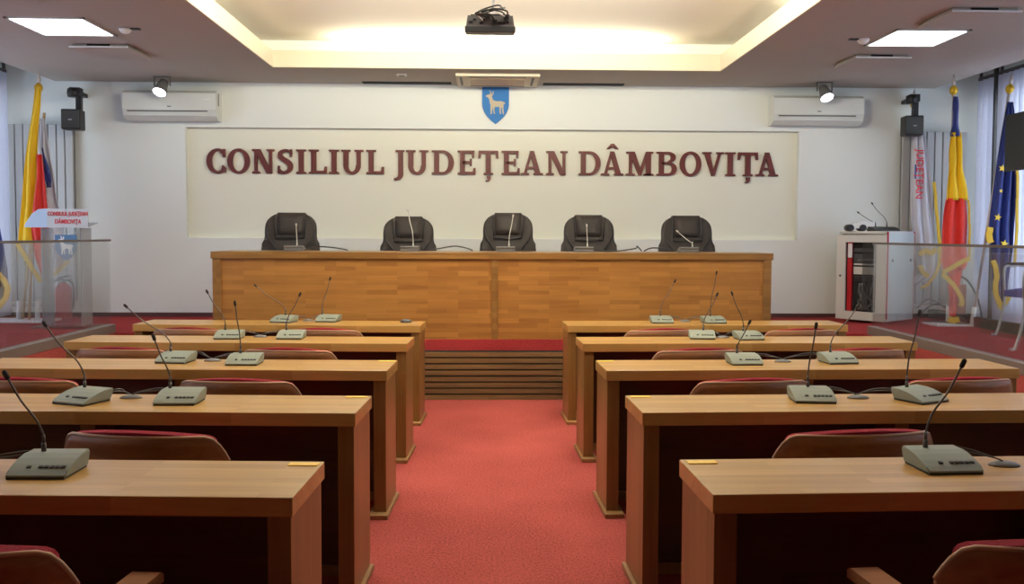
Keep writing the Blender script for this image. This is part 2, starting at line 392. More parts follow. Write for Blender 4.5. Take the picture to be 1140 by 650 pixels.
# ------------------------------------------------------------------ lettering on the far wall
def ring(cx, cy, rx, ry, tx, ty, a0, a1, n=20):
    """ring segment, stroke tx at the sides and ty at top and bottom, as quads"""
    out = []
    for i in range(n):
        q = []
        for a in (a0 + (a1 - a0) * i / n, a0 + (a1 - a0) * (i + 1) / n):
            q.append(((cx + rx * cos(a), cy + ry * sin(a)), (cx + (rx - tx) * cos(a), cy + (ry - ty) * sin(a))))
        out.append([q[0][0], q[1][0], q[1][1], q[0][1]])
    return out
def stroke(pts, ws, n=6):
    P = smooth_curve([(p[0], p[1], w_) for p, w_ in zip(pts, ws)], n); out = []; L = []
    for i, p in enumerate(P):
        t = P[min(i + 1, len(P) - 1)] - P[max(i - 1, 0)]; d = Vector((t.x, t.y)).normalized(); nn = Vector((-d.y, d.x)) * p.z * .5
        L.append(((p.x + nn.x, p.y + nn.y), (p.x - nn.x, p.y - nn.y)))
    for i in range(len(L) - 1): out.append([L[i][0], L[i + 1][0], L[i + 1][1], L[i][1]])
    return out
def rect(x0, x1, y0, y1): return [(x0, y0), (x1, y0), (x1, y1), (x0, y1)]
SH = .085
def serif(x0, x1, y0, up):          # bracketed slab
    m = (x1 - x0) * .16
    return [(x0, y0), (x1, y0), (x1, y0 + up * SH * .75), (x1 - m, y0 + up * SH), (x0 + m, y0 + up * SH), (x0, y0 + up * SH * .75)]
def stem(x0, x1, wd, s0=True, s1=True, ov=.085):
    o = [rect(x0, x1, 0, 1)]
    if s0: o.append(serif(x0 - ov, x1 + ov, 0, 1))
    if s1: o.append(serif(x0 - ov, x1 + ov, 1, -1))
    return o
def comma(cx):
    return [rect(cx - .075, cx + .085, -.17, -.05), [(cx - .02, -.17), (cx + .085, -.17), (cx + .03, -.27), (cx - .10, -.30), (cx - .12, -.24), (cx - .04, -.21)]]
def glyph(ch):
    if ch == 'I': return .42, stem(.105, .315, .42, ov=.105)
    if ch == 'L': return .75, stem(.10, .31, .75, ov=.10) + [rect(.2, .74, 0, .12), [(.62, 0), (.75, 0), (.75, .30), (.66, .30), (.62, .14)]]
    if ch == 'E': return .76, stem(.10, .31, .7, ov=.10) + [rect(.2, .72, 0, .12), rect(.2, .70, .88, 1), rect(.2, .58, .455, .56), [(.64, 0), (.76, 0), (.76, .28), (.68, .28), (.64, .14)], [(.61, .70), (.70, .70), (.72, 1), (.60, 1), (.60, .86)], [(.52, .36), (.60, .36), (.60, .66), (.52, .66)]]
    if ch in 'TŢ':
        o = [rect(.02, .82, .88, 1), rect(.315, .525, 0, 1), serif(.22, .62, 0, 1), [(.0, .68), (.09, .68), (.13, .90), (.12, 1), (.02, 1)], [(.75, .68), (.84, .68), (.82, 1), (.72, 1), (.71, .90)]]
        return .84, o + (comma(.43) if ch == 'Ţ' else [])
    if ch == 'D': return .93, stem(.10, .31, .9, ov=.10) + [rect(.2, .46, 0, .10), rect(.2, .46, .90, 1)] + ring(.46, .5, .47, .5, .22, .10, -pi / 2, pi / 2)
    if ch == 'B': return .84, stem(.10, .31, .8, ov=.10) + [rect(.2, .5, 0, .10), rect(.2, .48, .90, 1), rect(.2, .5, .475, .575)] + ring(.48, .765, .31, .235, .20, .10, -pi / 2, pi / 2, 14) + ring(.50, .285, .34, .285, .21, .10, -pi / 2, pi / 2, 14)
    if ch == 'O': return .93, ring(.465, .5, .465, .525, .215, .11, 0, 2 * pi, 32)
    if ch == 'C': return .80, ring(.47, .5, .47, .525, .22, .11, R_(62), R_(298), 26) + [[(.68, 1.0), (.78, 1.0), (.78, .66), (.68, .66), (.64, .82)], [(.55, .86), (.70, .96), (.70, .82), (.62, .80)], [(.66, .34), (.60, .14), (.68, .03), (.80, .05), (.80, .22)]]
    if ch == 'U': return .91, [rect(.085, .295, .34, 1), rect(.63, .80, .34, 1), serif(.0, .38, 1, -1), serif(.54, .91, 1, -1)] + ring(.4425, .36, .3575, .385, .20, .12, pi, 2 * pi, 20)
    if ch == 'J': return .46, [rect(.20, .41, -.02, 1), serif(.09, .46, 1, -1), [(.20, 0), (.41, 0), (.38, -.12), (.28, -.22), (.10, -.27), (.02, -.25), (.02, -.17), (.11, -.16), (.18, -.10)]]
    if ch == 'N': return .92, [rect(.10, .225, 0, 1), rect(.70, .825, 0, 1), [(.10, 1), (.34, 1), (.825, .0), (.60, .0)], serif(.0, .33, 0, 1), serif(.0, .33, 1, -1), serif(.60, .92, 1, -1)]
    if ch == 'M': return 1.15, [rect(.13, .26, 0, 1), rect(.83, 1.04, 0, 1), [(.13, 1), (.36, 1), (.66, .14), (.52, .02)], [(.83, 1), (.95, 1), (.64, .0), (.50, .02)], serif(.0, .38, 0, 1), serif(.02, .30, 1, -1), serif(.74, 1.15, 0, 1), serif(.85, 1.13, 1, -1)]
    if ch in 'AÂ':
        o = [[(.12, 0), (.24, 0), (.50, .95), (.40, 1.0)], [(.38, 1.0), (.56, 1.0), (.86, 0), (.62, 0)], rect(.26, .66, .25, .35), serif(.0, .36, 0, 1), serif(.54, .95, 0, 1)]
        if ch == 'Â': o += [[(.23, 1.10), (.36, 1.10), (.485, 1.22), (.485, 1.32), (.42, 1.32)], [(.735, 1.10), (.60, 1.10), (.48, 1.22), (.48, 1.32), (.545, 1.32)]]
        return .95, o
    if ch == 'V': return .92, [[(.07, 1), (.31, 1), (.53, .0), (.40, .0)], [(.69, 1), (.82, 1), (.53, .0), (.43, .0)], serif(.0, .39, 1, -1), serif(.60, .92, 1, -1)]
    if ch == 'S': return .70, stroke([(.62, .80), (.50, .93), (.33, .95), (.17, .86), (.15, .72), (.28, .59), (.44, .49), (.56, .36), (.54, .17), (.38, .05), (.20, .06), (.08, .20)], [.10, .11, .12, .17, .20, .21, .22, .21, .18, .13, .12, .10]) + [rect(.545, .635, .68, 1.0), rect(.045, .135, 0, .32)]
LET = [('C', -3.168, -2.951), ('O', -2.936, -2.684), ('N', -2.660, -2.411), ('S', -2.386, -2.196), ('I', -2.168, -2.056), ('L', -2.027, -1.824), ('I', -1.802, -1.688), ('U', -1.662, -1.415), ('L', -1.383, -1.183),
       ('J', -1.077, -0.955), ('U', -0.935, -0.683), ('D', -0.646, -0.396), ('E', -0.354, -0.152), ('Ţ', -0.122, 0.108), ('E', 0.142, 0.348), ('A', 0.358, 0.613), ('N', 0.647, 0.892),
       ('D', 1.016, 1.267), ('Â', 1.269, 1.528), ('M', 1.554, 1.871), ('B', 1.904, 2.137), ('O', 2.169, 2.417), ('V', 2.428, 2.674), ('I', 2.689, 2.808), ('Ţ', 2.834, 3.068), ('A', 3.042, 3.300)]
WORDS = ['CONSILIUL'] * 9 + ['JUDEŢEAN'] * 8 + ['DÂMBOVIŢA'] * 9
ORD = ['first', 'second', 'third', 'fourth', 'fifth', 'sixth', 'seventh', 'eighth', 'ninth']
wi = 0
for i, (ch, x0, x1) in enumerate(LET):
    wi = 0 if i in (0, 9, 17) else wi + 1
    gw, polys = glyph(ch); sx = (x1 - x0) / gw; h = .270
    b = MB()
    for j, pl in enumerate(polys):
        area = sum(pl[k][0] * pl[(k + 1) % len(pl)][1] - pl[(k + 1) % len(pl)][0] * pl[k][1] for k in range(len(pl)))
        if area < 0: pl = pl[::-1]
        d = .0004 * (j % 5)
        b.prism([((p[0]) * sx, p[1] * h) for p in pl], -.030 - d, .0, 'XZ')
    o = b.build('wall_letter', M['letter']); o.location = (x0, YF + .078, 2.140)
    cn = {'Â': 'Â', 'Ţ': 'T with comma'}.get(ch, ch)
    tag(o, 'dark red raised capital %s, %s letter of %s on the wall' % (cn, ORD[wi], WORDS[i]), 'letter', 'raised letters on the far wall')

# coat of arms
def shield_pts(w_, h_, n=12):
    R = [(w_ / 2 * (1 - (i / n) ** 2.1), h_ * .06 - h_ * .56 * (i / n)) for i in range(n + 1)]
    return [(-w_ / 2, h_ / 2), (w_ / 2, h_ / 2)] + R + [(-x, z) for x, z in R[-2::-1]]
DEER = [  # ram walking left, in a unit frame
    [(-.30, .20), (-.36, .28), (-.44, .30), (-.46, .36), (-.36, .40), (-.26, .42), (-.18, .34), (-.12, .16), (.02, .10), (.30, .10), (.38, .04), (.36, -.14), (.22, -.16), (.0, -.16), (-.16, -.14), (-.26, -.02)],
    [(-.24, -.08), (-.12, -.12), (-.16, -.32), (-.18, -.50), (-.24, -.50), (-.24, -.30)],
    [(-.12, -.12), (-.02, -.14), (-.06, -.30), (-.02, -.48), (-.08, -.48), (-.12, -.30)],
    [(.20, -.12), (.30, -.12), (.24, -.28), (.26, -.48), (.20, -.48), (.17, -.28)],
    [(.28, -.10), (.38, -.02), (.36, -.24), (.40, -.50), (.34, -.50), (.30, -.28)],
    [(-.28, .40), (-.24, .50), (-.30, .60), (-.26, .60), (-.19, .50), (-.22, .38)],
    [(-.22, .38), (-.14, .46), (-.12, .58), (-.08, .56), (-.10, .42), (-.18, .34)],
    [(.36, .08), (.44, .04), (.44, -.06), (.40, -.02)]]
def emblem(parent, w_, h_, y, M4=Matrix(), bm=None, dm=None, name='shield_plate'):
    MB().prism(shield_pts(w_, h_), y - .012, y, 'XZ', M4).build(name, bm or M['blue'], parent)
    b = MB()
    for j, pl in enumerate(DEER): b.prism([(p[0] * w_ * .80, p[1] * w_ * .80 + h_ * .06) for p in pl], y - .016 - .0003 * j, y - .011, 'XZ', M4)
    b.build('deer_figure', dm or M['deer'], parent)
t = thing('coat_of_arms', 'blue shield with a pale standing deer, high on the far wall', 'emblem', (.072, YF - .002, 2.905))
emblem(t, .30, .41, -.006)

# ------------------------------------------------------------------ air conditioning, lights, ceiling fittings
def split_unit(x0, label):
    t = thing('air_conditioner', label, 'air conditioner', (x0, YF, 2.70), 0, 'split units on the far wall')
    W_, H_, D_ = 1.005, .32, .22
    prof = [(0, 0), (0, H_), (-D_ * .75, H_), (-D_ * .97, H_ * .9), (-D_, H_ * .35), (-D_ * .86, .04), (-D_ * .55, 0)]
    MB().prism(prof, 0, W_, 'YZ').build('casing', M['acw'], t)
    MB().box(.05, W_ - .09, -D_ - .002, -D_ + .02, H_ * .27, H_ * .27 + .012).build('louvre_slot', M['acline'], t)
    MB().box(.06, W_ - .10, -D_ * .97, -D_ * .80, .045, .050).build('louvre', M['white'], t)
    MB().box(W_ * .5 - .02, W_ * .5 + .02, -D_ - .003, -D_, H_ * .42, H_ * .42 + .012).build('badge', M['grey'], t)
    MB().box(W_ - .13, W_ - .06, -D_ - .003, -D_ + .01, H_ * .66, H_ * .69).build('display', M['white'], t)
    MB().box(W_, W_ + .004, -D_ * .6, -D_ * .5, H_ * .5, H_ * .92).build('side_vent', M['acline'], t)
split_unit(-3.98, 'white wall air conditioner left of the raised lettering')
split_unit(3.155, 'white wall air conditioner right of the raised lettering')

t = thing('cassette_air_conditioner', 'square cream ceiling cassette unit above the blue shield', 'air conditioner', (.09, 9.60, CZ))
b = MB(); b.prism([(-.44, -.36), (.44, -.36), (.44, .30), (-.44, .30)], -.03, 0, 'XY'); b.build('fascia', M['lip'], t)
MB().box(-.29, .29, -.24, .18, -.040, -.03).build('intake_grille', M['beige'], t)
b = MB()
for a in (-.40, .36): b.box(a, a + .025, -.26, .20, -.034, -.03)
b.box(-.30, .30, -.335, -.31, -.034, -.03).box(-.30, .30, .23, .255, -.034, -.03); b.build('air_slot', M['acline'], t)

def light_panel(x, y, label):
    t = thing('ceiling_light', label, 'ceiling light', (x, y, CZ), 0, 'square fluorescent ceiling panels')
    MB().box(-.31, .31, -.31, -.285, -.012, 0).box(-.31, .31, .285, .31, -.012, 0).box(-.31, -.285, -.31, .31, -.012, 0).box(.285, .31, -.31, .31, -.012, 0).build('frame', M['acw'], t)
    MB().box(-.285, .285, -.285, .285, -.008, -.002).build('diffuser', M['L_panel'], t)
light_panel(-3.46, 7.32, 'bright square ceiling panel in front of left air conditioner')
light_panel(3.60, 7.42, 'bright square ceiling panel in front of right air conditioner')
for y, w_ in ((5.2, 'fourth'), (3.0, 'second')):
    light_panel(-3.46, y, 'bright square ceiling panel left of the tray, beside the %s desk row' % w_)
    light_panel(3.60, y, 'bright square ceiling panel right of the tray, beside the %s desk row' % w_)

for (x, y, lab) in ((-.9, 6.4, 'added unseen light panel in the raised tray, left of the projector pole'), (1.1, 6.4, 'added unseen light panel in the raised tray, right of the projector pole'),
                    (-.9, 4.4, 'added unseen light panel in the raised tray above second desks, left'), (1.1, 4.4, 'added unseen light panel in the raised tray above second desks, right')):
    t = thing('added_tray_light', lab, 'ceiling light', (x, y, 3.48), 0, 'added light panels in the raised tray')  # unseen panels, added to light the floor, desks and far wall
    MB().box(-.63, .63, -.33, .33, -.010, 0).build('frame', M['acw'], t)
    MB().box(-.60, .60, -.30, .30, -.016, -.006).build('diffuser', M['L_tray'], t)

for x, lab in ((-.75, 'added unseen uplighter inside the raised tray, left of the projector'), (.95, 'added unseen uplighter inside the raised tray, right of the projector')):
    t = thing('added_tray_uplight', lab, 'ceiling light', (x, 5.90, 3.20), 0, 'added uplighters')  # unseen fixture, added to carry the lamps that brighten the tray
    MB().box(-.52, .52, -.18, .18, 0, .015).box(-.52, .52, -.19, -.18, 0, .03).box(-.52, .52, .18, .19, 0, .03).build('reflector', M['white'], t)
    for xx in (-.45, .45): MB().cyl((xx, 0, .015), (xx, 0, .28), .005).build('suspension_rod', M['chrome'], t)

def diffuser(x, y, label):
    t = thing('ceiling_vent', label, 'vent', (x, y, CZ), 0, 'square ceiling vents')
    MB().box(-.11, .09, -.245, .20, -.024, 0).build('air_slit', M['dark'], t)  # black block stands in for the darkness of the slit
    MB().box(-.24, -.11, -.235, .24, -.024, 0).box(.09, .24, -.235, .24, -.024, 0).build('neck', M['ceiling'], t)
    MB().box(-.26, .26, -.26, .26, -.036, -.022).build('plate', M['ceiling'], t)
    MB().box(-.26, .26, -.264, -.259, -.036, -.022).build('lit_plate_edge', M['white'], t)  # white put in for the light catching the near rim
diffuser(-3.46, 8.23, 'flat white ceiling vent between left light panel and far wall')
diffuser(-3.44, 6.20, 'flat white ceiling vent at upper left corner, nearer than left light panel')
diffuser(3.64, 8.37, 'flat white ceiling vent between right light panel and far wall')
diffuser(3.64, 6.68, 'flat white ceiling vent at upper right, nearer than right light panel')

def detector(x, y, label, s):
    t = thing('smoke_detector', label, 'smoke detector', (x, y, CZ), 0, 'ceiling detectors')
    MB().lathe([(.05, -.001), (.05, -.015), (.035, -.035), (.012, -.045)]).build('housing', M['white'], t)
    MB().box(s * .07 - .05, s * .07 + .05, -.02, .02, -.012, 0).build('bracket', M['dgrey'], t)
detector(-2.98, 7.37, 'small white detector on ceiling beside left light panel', 1)
detector(3.18, 7.49, 'small white detector on ceiling beside right light panel', -1)
t = thing('sensor_plate', 'tiny square sensor on ceiling left of the cassette unit', 'sensor', (-.92, 9.37, CZ))
MB().box(-.05, .05, -.05, .05, -.010, 0).build('plate', M['acw'], t); MB().box(-.03, .03, -.02, .02, -.015, -.008).build('grille', M['grey'], t)

def spot(x, y, label, s):
    t = thing('spotlight', label, 'spotlight', (x, y, CZ), 0, 'ceiling spotlights by the far wall')
    MB().box(-.085, .085, -.03, .03, -.008, 0).box(-.085, -.079, -.015, .015, -.10, 0).box(.079, .085, -.015, .015, -.10, 0).build('bracket', M['grey'], t)
    T4 = Matrix.Translation((0, 0, -.10)) @ Matrix.Rotation(R_(-32), 4, 'X') @ Matrix.Rotation(R_(8 * s), 4, 'Y')
    MB().lathe([(.045, .06), (.052, .03), (.060, -.02), (.078, -.085), (.078, -.09)], mat=T4).build('lamp_body', M['grey'], t)
    MB().lathe([(.066, -.088), (.066, -.094)], mat=T4).build('lens', M['L_spot'], t)
spot(-3.50, 9.60, 'small grey spotlight hanging before left air conditioner', 1)
spot(3.66, 9.60, 'small grey spotlight hanging before right air conditioner', -1)

def speaker(x, y, z, rz, label):
    t = thing('loudspeaker', label, 'loudspeaker', (x, y, z), rz, 'wall loudspeakers')
    MB().box(-.098, .098, -.085, .085, -.215, 0, bevel=.012).build('cabinet', M['blackp'], t)
    MB().box(-.09, .09, -.096, -.089, -.20, -.02).build('front_grille', M['dgrey'], t)
    MB().box(-.018, .018, -.099, -.095, -.12, -.108).build('badge', M['chrome'], t)
    MB().box(.02, .075, .02, .08, -.02, .22).box(-.03, .075, -.02, .10, .16, .24).lathe([(.055, .14), (.065, .18), (.06, .225), (.03, .24)], mat=Matrix.Translation((0, .02, 0))).box(-.02, .06, .05, 9.95 - y, .17, .21).build('wall_bracket', M['blackp'], t)
speaker(-4.475, 9.66, 2.785, R_(6), 'black loudspeaker on bracket over the left radiator')
speaker(4.665, 9.66, 2.785, R_(-6), 'black loudspeaker on bracket over the rack cabinet')

# projector hanging from the tray
t = thing('projector', 'grey ceiling projector with tangled cables hanging under the tray', 'projector', (.005, 5.5, 2.71))
MB().box(-.155, .155, -.05, .22, 0, .038, bevel=.006).build('lower_casing', M['dgrey'], t)
MB().prism([(-.148, .038), (.148, .038), (.138, .10), (-.138, .10)], -.045, .20, 'XZ').build('upper_casing', M['grey'], t)
b = MB()
for (x, z, s) in ((-.12, .06, .012), (-.095, .075, .01), (-.055, .055, .012), (-.04, .075, .008), (.06, .058, .014), (.085, .058, .008), (.105, .060, .008)): b.box(x - s, x + s, -.052, -.044, z - .006, z + .006)
b.build('sockets', M['blackp'], t)
for (x, z) in ((.028, .062), (.098, .085), (-.015, .092)): MB().box(x - .014, x + .014, -.085, -.045, z - .012, z + .012).build('plug', M['blackp'], t)
b = MB()
for pts in ([(.028, -.08, .065), (.0, -.12, .10), (-.08, -.08, .11), (-.03, -.05, .14), (.05, 0, .165), (.075, .05, .15)],
            [(.098, -.08, .085), (.10, -.12, .12), (.02, -.10, .135), (-.05, -.04, .12), (.02, .02, .15)],
            [(-.015, -.08, .09), (-.09, -.1, .105), (-.02, -.08, .13), (.06, -.05, .125), (.09, 0, .11)],
            [(-.10, 0, .10), (-.03, -.05, .115), (.05, -.05, .14), (.09, 0, .15)], [(-.12, 0, .105), (0, .02, .11), (.12, 0, .105)]):
    b.tube(smooth_curve(pts, 6), .0055, 6)
b.build('cable', M['blackcable'], t)
b = MB()
b.tube(smooth_curve([(-.045, -.075, .07), (-.08, -.09, .10), (-.09, -.06, .115)], 5), .004, 6); b.tube(smooth_curve([(.095, -.08, .09), (.05, -.09, .11), (.03, -.05, .12)], 5), .004, 6)
b.build('white_cable', M['white'], t)
MB().cyl((.02, .08, .10), (.02, .08, .13), .06).cyl((.02, .08, .13), (.02, .08, 3.48 - 2.71), .008).cyl((.02, .08, 3.45 - 2.71), (.02, .08, 3.48 - 2.71), .06).build('ceiling_pole', M['white'], t)
for c in t.children:
    if not c.name.startswith('ceiling_pole'): c.rotation_euler = (R_(9), 0, 0)

# ------------------------------------------------------------------ long table on the dais
PX0, PX1, PT = -2.445, 2.545, 1.307
t = thing('long_table', 'long wooden panelled presidium table on the red dais', 'table', (0, 7.8, DZ))
z = PT - DZ
MB().box(PX0, PX1, 0, .62, z - .062, z, bevel=.004).build('tabletop', M['podiumtop'], t)
for (a, c) in ((PX0 + .015, PX0 + .085), (PX1 - .085, PX1 - .015)): MB().box(a, c, .006, .60, 0, z - .062).build('end_panel', M['podiumtop'], t)
MB().box(.028, .082, .006, .06, .0, z - .062).build('post', M['podiumtop'], t)
MB().box(PX0 + .085, .028, .022, .045, .0, z - .058).build('front_panel', M['podium'], t)
MB().box(.082, PX1 - .085, .022, .045, .0, z - .058).build('front_panel', M['podium'], t)

# ------------------------------------------------------------------ executive chairs
def exec_chair():
    t = thing('executive_chair', 'x', 'chair', (0, 0, DZ), 0, 'padded executive chairs behind the long table')
    # faces -y; backrest from z .45 to 1.13
    def half(z):
        k_ = [(.45, .24), (.74, .285), (.82, .278), (.87, .250), (.95, .252), (1.01, .246), (1.05, .228), (1.08, .200), (1.10, .165), (1.115, .13)]
        for (a, wa), (c, wc) in zip(k_, k_[1:]):
            if z <= c: return wa + (wc - wa) * (z - a) / (c - a)
        return k_[-1][1]
    def fn(u, v, th):
        z = .45 + .665 * (1 - (1 - v) ** 1.6); x = (u * 2 - 1) * half(z)
        bulge = .05 * (1 - abs(u * 2 - 1) ** 2.5) * (1 - abs(v * 2 - 1) ** 6)
        wing = -.05 * abs(u * 2 - 1) ** 3
        return (x, .22 + .10 * v - (0 if th else 1) * (bulge + .02) + wing + th, z)
    MB().solid(fn, 18, 20, .07).build('backrest', M['leather'], t)
    def fn2(u, v, th):
        z = .90 + .225 * v; hw = .138 + .014 * v - .02 * (abs(v * 2 - 1) ** 6)
        b_ = (1 - abs(u * 2 - 1) ** 4) * (1 - abs(v * 2 - 1) ** 4)
        return ((u * 2 - 1) * hw, .235 + .06 * v - (0 if th else 1) * (.03 + .045 * b_) + (th + .03 if th else 0), z)
    MB().solid(fn2, 12, 12, .06).build('headrest', M['leather'], t)
    b = MB()
    for s in (-1, 1):
        b.tube([(s * .140, .178, .895), (s * .150, .178, 1.0), (s * .160, .222, 1.10)], .006, 6)
        b.tube(smooth_curve([(s * .235, .215, .95), (s * .215, .185, .87), (s * .165, .160, .81), (s * .13, .15, .74), (s * .12, .15, .60)], 5), .008, 6)
    b.tube([(-.145, .178, .878), (0, .170, .870), (.145, .178, .878)], .007, 6)
    b.build('seam', M['leatherline'], t)
    def fs(u, v, th):
        b_ = (1 - abs(u * 2 - 1) ** 4) * (1 - abs(v * 2 - 1) ** 4)
        return ((u * 2 - 1) * .26, -.26 + .5 * v, (.50 + .03 * b_) - (.11 if th else 0))
    MB().solid(fs, 10, 10, .1).build('seat', M['leather'], t)
    for s in (-1, 1):
        MB().tube(smooth_curve([(s * .24, .25, .60), (s * .30, .12, .68), (s * .31, -.05, .69), (s * .31, -.20, .66), (s * .30, -.22, .50), (s * .24, -.12, .42)], 6), .022, 8).build('armrest', M['blackp'], t)
    MB().cyl((0, 0, .10), (0, 0, .40), .03).build('gas_column', M['blackp'], t)
    b = MB()
    for i in range(5):
        a = 2 * pi * i / 5 + .3; b.tube([(0, 0, .12), (.30 * cos(a), .30 * sin(a), .075)], [.03, .018], 8)
    st = b.build('star_base', M['blackp'], t)
    for i in range(5):
        a = 2 * pi * i / 5 + .3; MB().cyl((.30 * cos(a) - .02 * sin(a), .30 * sin(a) + .02 * cos(a), .028), (.30 * cos(a) + .02 * sin(a), .30 * sin(a) - .02 * cos(a), .028), .028).cyl((.30 * cos(a), .30 * sin(a), .04), (.30 * cos(a), .30 * sin(a), .08), .01).build('caster', M['blackp'], st)
    return t
EX = [(-1.97, 1.665, .08, 'brown-black padded chair at left end of the long table'),
      (-.80, 1.632, .04, 'brown-black padded chair second from left, microphone before its left half'),
      (.185, 1.672, -.04, 'brown-black padded chair in the middle, tallest behind the long table'),
      (1.01, 1.655, -.02, 'brown-black padded chair just right of the middle one'),
      (2.00, 1.652, -.05, 'brown-black padded chair at right end of the long table')]
proto = exec_chair(); copies = [proto] + [copy_tree(proto) for _ in EX[1:]]
for o, (x, zt, rz, lab) in zip(copies, EX):
    o.location = (x, 8.68, DZ); o.scale = (1, 1, (zt + .012 - DZ) / 1.125); o.rotation_euler = (0, 0, rz); o['label'] = lab

# ------------------------------------------------------------------ desks
DH, DD, DL = .765, .375, 2.22
def make_desk():
    t = thing('desk', 'x', 'desk', (0, 0, 0), 0, 'council desks in rows')
    h = DL / 2
    MB().box(-h, h, -DD / 2, DD / 2, DH - .054, DH, bevel=.003).build('desktop', M['woodtop'], t)
    for s in (-1, 1):
        a, c = sorted((s * (h - .008), s * (h - .072)))
        lg = MB().box(a, c, -DD / 2 + .012, DD / 2 - .012, .022, DH - .054, bevel=.002).build('leg', M['woodz'], t)
        a, c = sorted((s * (h + .008), s * (h - .095)))
        MB().box(a, c, -DD / 2 - .045, DD / 2 + .0, 0, .024, bevel=.003).build('foot', M['foot'], lg)
    MB().box(-.03, .03, -DD / 2 + .10, DD / 2 - .10, .0, DH - .054).build('leg', M['woodz'], t)
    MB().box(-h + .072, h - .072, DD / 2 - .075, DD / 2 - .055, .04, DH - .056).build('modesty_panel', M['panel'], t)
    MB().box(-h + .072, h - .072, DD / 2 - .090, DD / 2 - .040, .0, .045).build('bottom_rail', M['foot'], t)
    return t
desk0 = make_desk(); used = False
rows = ['nearest', 'second', 'third', 'fourth', 'farthest']
YL = [2.710, 3.816, 4.893, 6.007, 7.105]; YR = [2.722, 3.821, 4.897, 6.016, 7.140]
for side in (-1, 1):
    for r in range(5):
        o = desk0 if not used else copy_tree(desk0); used = True
        th = -.042 if side < 0 else .030
        ax = -.506 if side < 0 else .600; yb = (YL if side < 0 else YR)[r]
        # inner back corner sits at (ax, yb)
        lx = DL / 2 if side < 0 else -DL / 2; ly = DD / 2
        o.location = (ax - (lx * cos(th) - ly * sin(th)), yb - (lx * sin(th) + ly * cos(th)), 0); o.rotation_euler = (0, 0, th)
        o['label'] = 'long maple desk left of the aisle, %s row from the viewer' % rows[r] if side < 0 else 'long maple desk right of the aisle, %s row from the viewer' % rows[r]

def disc(x, y, lab):
    t = thing('cable_outlet', lab, 'cable outlet', (x, y, DH), 0, 'cable outlets on the desks')
    MB().lathe([(.038, 0), (.038, .003), (.028, .010), (.010, .014)], mat=Matrix.Diagonal((1.25, .8, 1, 1))).build('cap', M['grey'], t)
    return t
GR = {'L2': (-1.524, 3.77), 'L3': (-1.52, 4.87), 'L4': (-1.55, 6.00), 'L5': (-1.45, 7.11), 'R1': (1.588, 2.64), 'R2': (1.604, 3.752), 'R3': (1.64, 4.84), 'R4': (1.61, 5.98), 'R5': (1.60, 7.10), 'L1': (-1.56, 2.62)}
for k_, (x, y) in GR.items():
    disc(x, y, 'grey oval cable outlet on the %s row desk, %s of the aisle' % (rows[int(k_[1]) - 1], 'left' if k_[0] == 'L' else 'right'))
for (x, y, rz, lab) in ((-.562, 2.672, -.04, 'yellow card on the aisle end of nearest left desk'), (-.568, 3.782, -.04, 'yellow card on the aisle end of second left desk'), (-.560, 4.855, -.04, 'yellow card on the aisle end of third left desk'),
                        (.662, 2.682, .03, 'yellow card on the aisle end of nearest right desk'), (.660, 3.782, .03, 'yellow card on the aisle end of second right desk'), (.652, 4.857, .03, 'yellow card on the aisle end of third right desk')):
    o = MB().box(-.045, .045, -.017, .017, 0, .003).build('name_card', M['card']); o.location = (x, y, DH); o.rotation_euler = (0, 0, rz); tag(o, lab, 'card', 'yellow cards on the desks')
t = thing('remote_device', 'small dark oval device on the farthest left desk', 'device', (-.655, 6.99, DH))
MB().lathe([(.040, 0), (.042, .010), (.032, .022), (.012, .027)], mat=Matrix.Diagonal((1.1, .7, 1, 1))).build('body', M['dgrey'], t)
MB().box(-.01, .01, -.031, -.027, .006, .012).build('lens', M['grey'], t)
o = MB().box(-.02, .02, -.008, .008, 0, .002).build('paper_slip', M['white']); o.location = (-.585, 6.93, DH); tag(o, 'tiny white slip on the farthest left desk by the aisle', 'paper')

